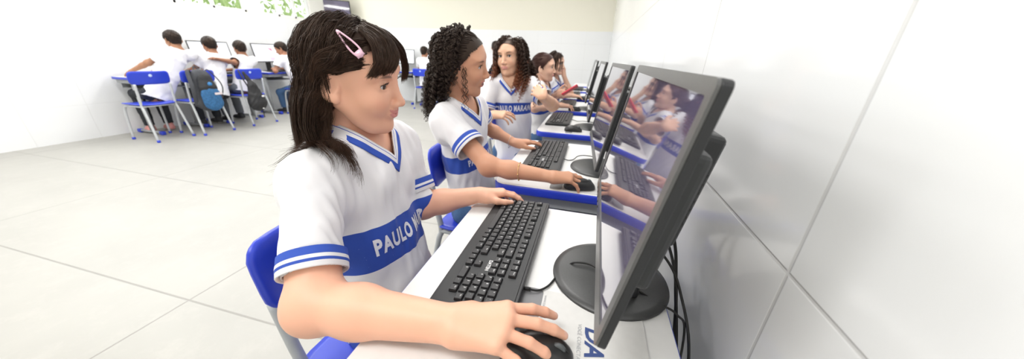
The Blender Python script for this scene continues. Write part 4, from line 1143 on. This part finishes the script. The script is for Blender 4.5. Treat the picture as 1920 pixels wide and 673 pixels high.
# desk of leftmost boy and back wall desks
for (x, y, rz, lb) in ((-5.80, 3.0, 180, 'nearest white desk of the window row, in front of the leftmost boy'), (-4.35, 6.74, 90, 'white desk at the back wall left of the lone boy'), (-3.60, 6.74, 90, 'white desk at the back wall in front of the lone boy'), (-1.87, 6.74, 90, 'white desk at the back wall behind the girls')):
    d = copy_tree(d0); put(d, (x, y, 0), math.radians(rz), lb, 'desk', 'desks at the back wall' if rz == 90 else 'desks of the window row')
for (x, y, rz, lb, g) in ((-4.38, 6.80, -90, 'lit monitor at the back wall left of the lone boy', ([], [])), (-3.62, 6.80, -90, 'lit monitor at the back wall in front of the lone boy', ([], [((-.20, .25), (-.14, .25), (-.17, .2))])), (-1.87, 6.80, -90, 'lit monitor at the back wall behind the curly girls', ([], []))):
    m = make_monitor(lb, .155, 8, g, .52, .32, False); put(m, (x, y, DT), math.radians(rz+0)+PI if False else math.radians(90) , lb, 'monitor', 'lit monitors at the back wall'); m.rotation_euler.z = math.radians(90)
    m.rotation_euler.z = math.radians(90)
# hanging television
e = empty('television', (-5.98, 6.62, 1.86), 0, 'black television hanging from a bracket high in the corner', 'television')
b = MB(); b.box((.0, .0, .16), (.06, .72, .36), .01, 0, Matrix.Rotation(math.radians(-52), 4, 'Z')); b.build('casing', M_blk, e)
b = MB(); b.box((.031, .0, .16), (.004, .68, .32), .001, 0, Matrix.Rotation(math.radians(-52), 4, 'Z')); b.build('screen', M_glass, e)
b = MB(); b.tube([(-.03, .02, .3), (-.03, .02, 1.14)], .02, 10); b.box((-.03, .02, 1.13), (.14, .14, .012)); b.build('ceiling_bracket', M_blk, e)
# ================================================================ PEOPLE
SK1 = (.83, .455, .315); SK2 = (.62, .32, .20); SK3 = (.68, .40, .27); SK4 = (.74, .45, .32); SKB = (.40, .19, .11)
rng = np.random.default_rng(5)
mouse_hand = dict(curls=[(8, 20, 12), (6, 18, 10), (16, 24, 14), (24, 26, 16)], spread=1.3)
# ---- front girl
H1 = Head((-.492, .572, 1.102), 13, 8, 7, .975)
P1 = person('girl in front with straight brown hair, a pink hair clip, hand on the mouse', H1,
    pel=(-.475, .575, .515), neck=(-.545, .590, .985), shR=(-.515, .438, .920), shL=(-.520, .735, .925),
    elR=(-.402, .296, .764), wrR=(-.158, .306, .786), elL=(-.440, .705, .745), wrL=(-.285, .765, .775), front=facing(6), skin=SK1,
    handR=dict(fwd=(.985, .13, .10), up=(-.1, -.18, 1), sc=1.03, curls=[(16, 16, 10), (15, 16, 12), (20, 18, 12), (26, 22, 14)], spread=1.9, fine=True, r=1.07, thumb=((.022, .024, -.010), (.050, .038, -.026), (.072, .040, -.036), (.090, .036, -.038))), handL=dict(fwd=(.80, .52, -.04), up=(-.1, .2, 1), sc=.86, curls=[(14, 18, 10), (16, 20, 12), (18, 22, 14), (20, 24, 16)], fine=True, r=.92),
    h=(.0020, .0021, .0030), smile=1.7, mouth=0, band=(.450, .105), text=('PAULO MARANHÃO', .053, .455, .36), bulk=.98, trousers='navy', sleeve=.78, seed=3, slr=.92, cufr=.73, lips=(.66, .25, .24), gaze=(1, -.10, -.10))
def straight_hair(H, n, kids, r, cols, col, par, seed, L=(.20, .27), off=(.0045, .0105), front=True, keep=hairline, flipamt=.55, part=.012):
    g = np.random.default_rng(seed); R = scalp_points(n, lambda q: keep(q) and not (front and ((q[0] > .028 and q[2] > .045) or (q[0] > -.008 and q[2] < .055))), g)
    side = np.where(R[:, 1] > part, 1.0, -1.0); D = np.stack([-.55-.2*g.random(n), side*(.55+.3*g.random(n)), -.25*np.ones(n)], 1)
    bk = R[:, 0] < -.05; D[bk, 0] = -.7; D[bk, 1] = R[bk, 1]*6
    ln = g.uniform(*L, n)*(1-.10*(R[:, 2] < .02))*np.where((R[:, 1] < -.02) & (R[:, 0] > -.065), 1.12, .88); o0 = g.uniform(off[0], off[0]+.010, n); o1 = g.uniform(off[0]+.004, off[1], n)
    def tuck(t, P, D):
        if not front: return 0
        q = H.loc(P); m = ((q[:, 0] > -.014) & (q[:, 2] < .060) & (q[:, 2] > -.075)).astype(float)
        lo = ((q[:, 2] < -.075) & (q[:, 0] > -.085) & (q[:, 0] < .02)).astype(float)
        return (-.75*m+.16*lo)[:, None]*(H.R@np.array([1, 0, 0]))
    def flip(t, P):
        if t < .80: return 0
        q = (P-H.c); q = q-np.array([0, 0, 1])*q[:, 2:3]; q = q/(np.linalg.norm(q, axis=1)[:, None]+1e-6); return q*flipamt*(t-.78)*5+np.array([0, 0, 1])*flipamt*(t-.8)*3.2
    return R, grow(H, R, D, ln, 22, o0, o1, cols, grav=.24, flip=flip, bend=tuck)
body1 = [('c', np.array((-.50, .425, .925)), np.array((-.495, .725, .925)), .052, .052, .010), ('c', np.array((-.52, .58, .96)), np.array((-.475, .575, .6)), .095, .12, .006), ('c', np.array((-.50, .43, .925)), np.array((-.455, .345, .84)), .062, .066, .006)]
R_, G1 = straight_hair(H1, 640, 12, .0007, body1, None, None, 21)
S1 = children_of(G1, 24, .0028, .0038, rng, .08)
# fringe: one lock sweeping to her right brow, one hanging over the far temple
def locks(H, ctrl, n, spread, g):
    out = []
    for _ in range(n):
        w = g.random(); o = [Vector(a).lerp(Vector(b_), w)+Vector(g.normal(size=3)*spread) for a, b_ in ctrl]; out.append([H.w(p[:]) for p in bez(o, 5)])
    return np.array(out)
g = np.random.default_rng(31)
La = locks(H1, [((.018, .014, .114), (.036, -.030, .104)), ((.066, .010, .102), (.062, -.044, .088)), ((.093, .002, .072), (.074, -.058, .064)), ((.098, -.014, .052), (.071, -.066, .046)), ((.0965, -.032, .035), (.062, -.074, .026))], 120, .0018, g)
Lb = locks(H1, [((.018, .014, .112), (.040, .020, .108)), ((.064, .022, .102), (.066, .040, .094)), ((.092, .034, .072), (.078, .056, .066)), ((.098, .054, .036), (.080, .070, .030)), ((.092, .066, .004), (.074, .080, -.012))], 46, .0016, g)
Lc = locks(H1, [((.052, -.026, .094), (.058, -.052, .044)), ((.034, -.056, .090), (.036, -.070, .040)), ((.004, -.078, .074), (.006, -.081, .030)), ((-.024, -.086, .052), (-.020, -.086, .034)), ((-.040, -.088, .010), (-.034, -.086, .004))], 150, .0014, g)
Sf = np.concatenate([children_of(La, 20, .0020, .0010, g, .14), children_of(Lb, 18, .0022, .0014, g, .18), children_of(Lc, 16, .0014, .0016, g, .05)])
cap1 = cap_geo(H1, .0045, keep=lambda q: hairline(q, .084, .026) and not (q[0] > -.024 and q[2] < .052))
brown = (.027, .0155, .0115)
def paths_cat(*a):
    out = []
    for x in a: out += [p for p in x]
    return out
make_hair(P1, H1, cap1, paths_cat(S1, Sf), .00042, col_const(brown, .45, ((.062, .033, .021), .45)), (.022, .012, .009))
# hair clip
b = MB(); c = Vector(H1.w((.030, -.066, .084))); 
pp = []
for k in range(28):
    a = 2*PI*k/28; u = math.cos(a)*.029; v = math.sin(a)*(.0068+.0040*math.cos(a)); pp.append((u, v, 0))
ax = Vector(H1.dirw((.80, -.12, -.62))).normalized(); nz = Vector(H1.dirw((.15, -.82, .55))); Mc = frame(c+nz.normalized()*.0, ax, nz)
b.tube(pp, .0019, 8, 0, True, Mc); b.tube([(.0175, 0, 0), (.0290, 0, 0)], [.0070, .0080], 12, 0, False, Mc, flat=.35); b.tube([(-.028, 0, -.0005), (-.022, 0, -.0005)], .0032, 8, 0, False, Mc)
b.build('hair_clip', mat('pale pink clip', (.80, .50, .62), .25, coat=.5), P1, local=False)

# ---- second girl, curls
H2 = Head((-.480, 1.120, 1.127), 8, 6, 12, .973)
P2 = person('girl with black corkscrew curls pulled back from her forehead, talking, gold bracelet on her wrist', H2,
    pel=(-.475, 1.22, .52), neck=(-.525, 1.150, .990), shR=(-.510, 1.020, .935), shL=(-.500, 1.275, .950),
    elR=(-.315, .945, .800), wrR=(-.095, .950, .787), elL=(-.475, 1.35, .845), wrL=(-.316, 1.330, .785), front=facing(-4), skin=SK2,
    handR=dict(fwd=(.90, .38, -.08), up=(0, -.1, 1), sc=.84, curls=[(12, 26, 16), (10, 24, 14), (18, 26, 16), (26, 28, 16)], spread=1.6, r=.80), handL=dict(fwd=(.76, .64, -.06), up=(0, 0, 1), sc=.82, curls=[(6, 10, 6)]*4, r=.76),
    h=(.0028, .0026, .0036), mouth=.012, smile=.6, band=(.50, .075), text=('PAULO MARANHÃO', .036, .50, .0), bulk=.90, trousers='jean', sleeve=.62, seed=8, slr=.95, cufr=.86, lips=(.52, .17, .16), brow=(.03, .015, .01))
def curly(H, n, kids, rad, pitch, L, off, cols, seed, keep=hairline, comb=None, back=-.6, bend=None):
    g = np.random.default_rng(seed); R = scalp_points(n, keep, g); side = np.sign(R[:, 1]+1e-6)
    D = np.stack([back*np.ones(n), side*.6, -.3*np.ones(n)], 1) if comb is None else comb(R, g)
    G = grow(H, R, D, g.uniform(*L, n), 16, g.uniform(off[0], off[0]+.012, n), g.uniform(off[0]+.004, off[1], n), cols, grav=.20, bend=bend)
    return curl(G, rad*.5, rad, pitch, kids, g)
body2 = [('c', np.array((-.51, 1.02, .935)), np.array((-.50, 1.275, .95)), .05, .05, .010), ('c', np.array((-.525, 1.15, .96)), np.array((-.475, 1.22, .6)), .09, .11, .010)]
kp2 = lambda q: hairline(q) and q[0] < .026-(.112-q[2])*.55
C2 = curly(H2, 330, 4, .0070, .022, (.13, .22), (.008, .018), body2, 41, kp2)
g = np.random.default_rng(42); Rs = scalp_points(420, lambda q: hairline(q) and q[0] > .015, g)
Ds = np.stack([-1*np.ones(420), np.sign(Rs[:, 1]-.02)*.25, .10*np.ones(420)], 1)
Gs = grow(H2, Rs, Ds, g.uniform(.05, .08, 420), 8, g.uniform(.004, .006, 420), g.uniform(.004, .007, 420), [], grav=.03); Ss = children_of(Gs, 5, .0012, .0012, g, .05)
wisp = curly(H2, 6, 1, .0042, .024, (.12, .15), (.010, .014), body2, 44, lambda q: .01 < q[0] < .03 and q[1] < -.04 and -.01 < q[2] < .03, comb=lambda R, g: np.tile([.2, -.4, -1.], (len(R), 1)))
make_hair(P2, H2, cap_geo(H2, .0045), paths_cat(C2, Ss, wisp), .00115, col_const((.022, .016, .014), .4), (.020, .015, .013), sides=3, taper=.5)
def bracelet(par, el, wr, t, r, name, m, beads=0, hang=0):
    el, wr = Vector(el), Vector(wr); d = (wr-el).normalized(); c = el.lerp(wr, t); u = d.cross(Vector((0, 0, 1))).normalized(); w = d.cross(u); b = MB()
    pts = [c+u*math.cos(2*PI*k/30)*r+w*math.sin(2*PI*k/30)*r+d*math.sin(2*PI*k/30)*.003 for k in range(30)]; b.tube(pts, .0009, 6, 0, True)
    for k in range(beads):
        p = pts[int(k*30/beads)]; b.lathe([(.0001, -.003), (.0022, -.0018), (.0026, 0), (.0022, .0018), (.0001, .003)], 10, 0, Matrix.Translation(p))
    for k in range(hang):
        p = pts[(6+k*3) % 30]; b.tube([p, p+Vector((0, 0, -.004)), p+Vector((0, 0, -.012))], [.001, .0012, .003], 8)
    return b.build(name, m, par, local=False)
M_gold = mat('gold', (.85, .60, .28), .25, 1); M_silver = mat('silver', (.75, .75, .74), .25, 1)
bracelet(P2, (-.315, .945, .800), (-.095, .950, .787), .50, .0305, 'gold_bracelet', M_gold, 6); bracelet(P2, (-.475, 1.35, .845), (-.316, 1.330, .785), .86, .0245, 'silver_bracelet', M_silver, 0, 5)

# ---- third girl, turned to the camera
H3 = Head((-.529, 2.020, 1.151), -104, 1, 4, 1.0)
P3 = person('girl turning round towards the camera, long dark curls with reddish brown ends', H3,
    pel=(-.500, 2.06, .52), neck=(-.520, 2.035, 1.035), shR=(-.655, 1.960, .980), shL=(-.380, 1.985, .985),
    elR=(-.665, 1.880, .745), wrR=(-.550, 1.720, .833), elL=(-.222, 1.900, .886), wrL=(-.262, 1.740, .956), front=facing(-80), skin=SK3,
    handR=dict(fwd=(.93, .15, .02), up=(.0, -.45, .85), sc=.88, curls=[(16, 22, 14), (20, 24, 15), (26, 26, 18), (30, 28, 20)], spread=1.3, r=.85), handL=dict(fwd=(-.66, .66, .32), up=(-.2, -.75, .45), sc=.86, curls=[(14, 26, 18)]*4, r=.85),
    h=(.0032, .0032, .0040), smile=-.2, band=(.62, .075), text=('PAULO MARANHÃO', .052, .62, .50), bulk=.92, trousers='jean', sleeve=.62, seed=12, cufr=.85, lips=(.58, .24, .22), brow=(.03, .017, .012), gaze=(1, .25, .05),
    knees=[(-.17, 1.98, .52), (-.14, 2.12, .52)])
body3 = [('c', np.array((-.655, 1.96, .98)), np.array((-.380, 1.985, .985)), .05, .05, .008), ('c', np.array((-.52, 2.015, .97)), np.array((-.50, 2.06, .6)), .09, .11, .010)]
C3 = curly(H3, 420, 4, .0075, .026, (.24, .33), (.008, .042), body3, 51, hairline, comb=lambda R, g: np.stack([.05+.3*g.random(len(R))-.7*(R[:, 0] < -.02), np.where(R[:, 1] > .015, 1, -1)*.9, -.2*np.ones(len(R))], 1), bend=lambda t, P, D: .16*((H3.loc(P)[:, 2] < -.03) & (H3.loc(P)[:, 0] > -.05))[:, None]*(H3.R@np.array([1, 0, 0])))
g = np.random.default_rng(52); Rs = scalp_points(500, lambda q: hairline(q) and q[0] > -.02, g)
Ds = np.stack([-.15*np.ones(500), np.where(Rs[:, 1] > .015, 1, -1)*1.0, -.1*np.ones(500)], 1)
Gs = grow(H3, Rs, Ds, g.uniform(.05, .08, 500), 9, g.uniform(.003, .005, 500), g.uniform(.005, .010, 500), [], grav=.12); S3 = children_of(Gs, 4, .0012, .0025, g, .05)
make_hair(P3, H3, cap_geo(H3, .0035), paths_cat(C3, S3), .00115, col_const((.030, .017, .013), .4, ((.30, .095, .042), .48)), (.022, .014, .012), sides=3, taper=.5)

# ---- fourth girl with the phone
H4 = Head((-.400, 2.600, 1.080), -4, 0, 6, .95)
P4 = person('girl with sleek tied back dark hair looking at the screen, holding a red phone', H4,
    pel=(-.43, 2.76, .52), neck=(-.430, 2.640, .965), shR=(-.425, 2.530, .925), shL=(-.425, 2.760, .930),
    elR=(-.430, 2.455, .775), wrR=(-.235, 2.605, .790), elL=(-.360, 2.840, .800), wrL=(-.275, 2.690, .868), front=facing(2), skin=SK4,
    handR=dict(fwd=(.88, .38, -.10), up=(0, 0, 1), sc=.84, curls=[(12, 26, 16), (10, 24, 14), (18, 26, 16), (26, 28, 16)], spread=1.4, r=.85), handL=dict(fwd=(.80, -.35, .45), up=(.1, .75, -.6), sc=.82, curls=[(26, 36, 26)]*4, r=.85),
    h=(.0034, .0036, .0045), smile=.2, band=(.54, .06), bulk=.92, trousers='jean', sleeve=.62, seed=14, cufr=.85, lips=(.6, .22, .22))
g = np.random.default_rng(61); R4 = scalp_points(700, hairline, g); tgt = np.array([-.115, 0, .02])
D4 = tgt-R4; G4 = grow(H4, R4, D4, np.full(700, .10), 8, g.uniform(.004, .006, 700), g.uniform(.004, .006, 700), [], grav=.0, bend=lambda t, P, D: .35*((H4.w(tgt)-P)/(np.linalg.norm(H4.w(tgt)-P, axis=1)[:, None]+1e-6)))
def bun(F): F.ell((-.118, 0, .012), (.030, .034, .032), k=.015)
make_hair(P4, H4, cap_geo(H4, .0055, extra=bun), children_of(G4, 3, .001, .001, g, .05), .0009, col_const((.05, .022, .020), .3), (.040, .018, .017))
b = MB(); Mp = frame((-.172, 2.595, .915), (.80, .05, .55), (-.45, .30, .85)); b.box((0, 0, 0), (.142, .070, .012), .004, 0, Mp, 3)
e = empty('phone', (0, 0, 0), 0, 'red phone held up by the girl with tied back hair', 'phone'); b.build('phone_case', mat('red phone case', (.62, .03, .06), .4), e)
b = MB(); b.box((0, 0, .0060), (.130, .060, .0008), 0, 0, Mp); b.build('screen', M_glass, e)

# ---- fifth girl, chin on hand
H5 = Head((-.396, 3.350, 1.098), -12, 1, 2, .95)
P5 = person('farthest girl of the side row, straight dark hair, chin resting on her hand', H5,
    pel=(-.44, 3.56, .52), neck=(-.430, 3.390, .975), shR=(-.430, 3.280, .925), shL=(-.415, 3.510, .930),
    elR=(-.345, 3.300, .790), wrR=(-.190, 3.400, .785), elL=(-.225, 3.470, .800), wrL=(-.300, 3.370, .985), front=facing(-4), skin=SK4,
    handR=dict(fwd=(.9, .3, -.1), sc=.84, spread=1.3, r=.85), handL=dict(fwd=(-.12, -.10, .95), up=(1, -.3, .1), sc=.84, curls=[(30, 40, 30)]*4, r=.85),
    h=(.004, .0045, .005), smile=.3, band=(.54, .06), bulk=.92, trousers='jean', sleeve=.62, seed=15, cufr=.85)
body5 = [('c', np.array((-.43, 3.28, .925)), np.array((-.415, 3.51, .93)), .05, .05, .008)]
R_, G5 = straight_hair(H5, 200, 8, .001, body5, None, None, 71, L=(.22, .28), off=(.006, .022), front=False, flipamt=0)
make_hair(P5, H5, cap_geo(H5, .006), children_of(G5, 8, .003, .003, rng, .08), .0012, col_const((.035, .022, .018), .3), (.03, .02, .016))

# ---- boys of the window row and back wall
def boy(label, x, y, hx, hy, hz, yaw, group, headyaw=None, pitch=10, skin=SKB, hr=None, hl=None, elr=None, ell=None, tr='dark', shoe='black', seed=1, hs=.95, pz=.52, capn=.0012, legs=True, sh=.135):
    f = Vector(facing(yaw)); l = Vector((-f.y, f.x, 0)); H = Head((hx, hy, hz), headyaw if headyaw is not None else yaw, pitch, 0, hs)
    nk = Vector((hx, hy, hz-.125))-f*.02; pel = Vector((x, y, pz)); sR = nk-l*sh-Vector((0, 0, .045)); sL = nk+l*sh-Vector((0, 0, .045))
    wR = Vector(hr) if hr else pel+f*.36-l*.10+Vector((0, 0, .27)); wL = Vector(hl) if hl else pel+f*.36+l*.10+Vector((0, 0, .27))
    eR, wR = (Vector(elr), wR) if elr else ik(sR, wR, .23, .21, -l*.8-Vector((0, 0, 1))); eL, wL = (Vector(ell), wL) if ell else ik(sL, wL, .23, .21, l*.8-Vector((0, 0, 1)))
    e = person(label, H, pel, nk, sR, sL, eR, wR, eL, wL, f, skin, group=group, h=(.0048, .0055, .0065), band=(9, .06), collar=False, bulk=.93, trousers=tr, shoe=shoe, sleeve=.62, seed=seed, handR=dict(r=.85, sc=.84), handL=dict(r=.85, sc=.84), legs=legs)
    make_hair(e, H, cap_geo(H, .0075, .005, keep=lambda q: hairline(q, .068, .000, -.068), bumpy=capn, extra=lambda F: F.ell((-.045, 0, -.025), (.048, .052, .055), k=.02)), None, .001, None, (.010, .008, .008))
    return e
GW = 'boys working in the window row'
boy('leftmost boy of the window row, beside the chair with the backpack', -5.50, 2.80, -5.50, 3.17, 1.205, 165, GW, 175, 14, (.42, .21, .12), seed=21, hs=1.02, tr='dark', shoe='sandal')
boy('boy in white sitting on the chair with the blue backpack, a hand on his back', -5.40, 3.42, -5.47, 3.56, 1.155, 178, GW, 170, 16, (.40, .19, .11), seed=22, hs=1.0, tr='dark')
boy('boy reaching his left arm round the pupil beside him', -5.42, 3.80, -5.50, 3.99, 1.125, 180, GW, 168, 12, (.34, .16, .09), seed=23, hs=.98, tr='gray', hl=(-5.33, 3.52, .97), ell=(-5.38, 3.76, .92))
boy('boy in blue jeans leaning forward over his desk in the window row', -5.36, 4.80, -5.53, 4.72, 1.135, 196, GW, 215, 22, (.42, .2, .12), seed=24, hs=1.0, tr='jean')
GBk = 'boys at the back wall'
boy('lone boy sitting with his back turned at the back wall', -3.57, 6.30, -3.62, 6.42, 1.17, 92, GBk, 85, 10, seed=25, hs=.98, shoe='tan')
boy('pupil at the back wall, dark hair showing above the girl turning round', -2.06, 6.25, -1.97, 6.33, 1.30, 90, GBk, 90, 8, seed=26, hs=1.05)
boy('pupil at the back wall, dark hair showing just right of the curly girl turning round', -1.66, 6.22, -1.64, 6.32, 1.138, 90, GBk, 90, 8, seed=27, hs=1.0)

# ---- bags on the chair backs
def backpack():
    e = empty('backpack', (-5.04, 3.04, .42), 0, 'charcoal and blue backpack hanging from the chair back in the window row', 'backpack')
    def blob(name, prims, m, h=.008, wr=.003, seed=1):
        F = Field((-.25, -.35, -.3), (.3, .35, .6), h)
        for p in prims: p(F)
        V, Q = F.mesh(); V = wrinkle(V, vnormals(V, Q), wr, seed); return mesh_obj(name, [(V+np.array(e.location), Q)], m, e)
    Mg = mat('charcoal bag fabric', (.055, .058, .068), .8, noise=(90, .2)); Mk = mat('blue patterned bag fabric', (.03, .13, .30), .8, noise=(60, .35))
    blob('bag_body', [lambda F: F.cone((.03, 0, .05), (.02, 0, .32), .15, .12, fl=((1, 0, 0), .60))], Mg)
    blob('front_pocket', [lambda F: F.cone((.12, .0, .03), (.115, 0, .12), .115, .112, fl=((1, 0, 0), .35))], Mk, seed=4)
    blob('upper_pocket', [lambda F: F.cone((.10, 0, .22), (.08, 0, .30), .105, .085, fl=((1, 0, 0), .42))], mat('black bag fabric', (.02, .021, .024), .7), seed=5)
    b = MB()
    for s in (-1, 1): b.tube(bez([(.0, s*.07, .40), (.02, s*.12, .42), (.10, s*.17, .22), (.02, s*.14, -.02)], 8), .022, 10, flat=.3)
    b.tube(bez([(0, -.04, .42), (-.03, 0, .47), (0, .04, .42)], 6), .008, 8); b.build('straps', Mg, e)
    b = MB(); b.lathe([(.026, 0), (.026, .004), (.0, .005)], 20, 0, Matrix.Translation((.135, .01, .26)) @ Matrix.Rotation(PI/2, 4, 'Y')); b.build('round_badge', mat('blue badge', (.02, .17, .42), .5), e)
    b = MB(); b.box((.165, .06, .135), (.004, .09, .028), .001); b.build('pale_tag', mat('pale tag', (.7, .62, .64), .6), e)
backpack()
e = empty('drawstring_bag', (-5.02, 3.66, .33), 0, 'black drawstring bag with small white marks hanging from the second chair', 'bag')
F = Field((-.2, -.25, -.2), (.25, .25, .6), .007); F.cone((.03, 0, .03), (.02, -.01, .26), .135, .075, fl=((1, 0, 0), .5)); F.cone((.02, 0, .26), (-.02, -.05, .46), .05, .018, fl=((1, 0, 0), .6), k=.03)
V, Q = F.mesh(); V = wrinkle(V, vnormals(V, Q), .006, 9); mesh_obj('bag_body', [(V+np.array(e.location), Q)], mat('black nylon', (.016, .016, .018), .6), e)
b = MB(); b.tube(bez([(.06, .02, -.08), (.05, .03, -.14), (.06, .02, -.20)], 6), .007, 8); b.build('cord', M_rub, e)
b = MB(); b.tube(bez([(.04, -.06, .20), (.0, -.10, .38), (-.06, -.09, .50)], 6), .009, 8); b.build('cord', M_rub, e)
for (y, z, w, h_) in ((.06, .12, .045, .03), (.02, -.06, .03, .02)):
    b = MB(); b.lathe([(w/2, 0), (w/2*.9, .003), (0, .004)], 8, 0, Matrix.Translation((.088, y, z)) @ Matrix.Rotation(PI/2, 4, 'Y') @ Matrix.Diagonal((h_/w, 1, 1, 1))); b.build('white_mark', M_mark, e)
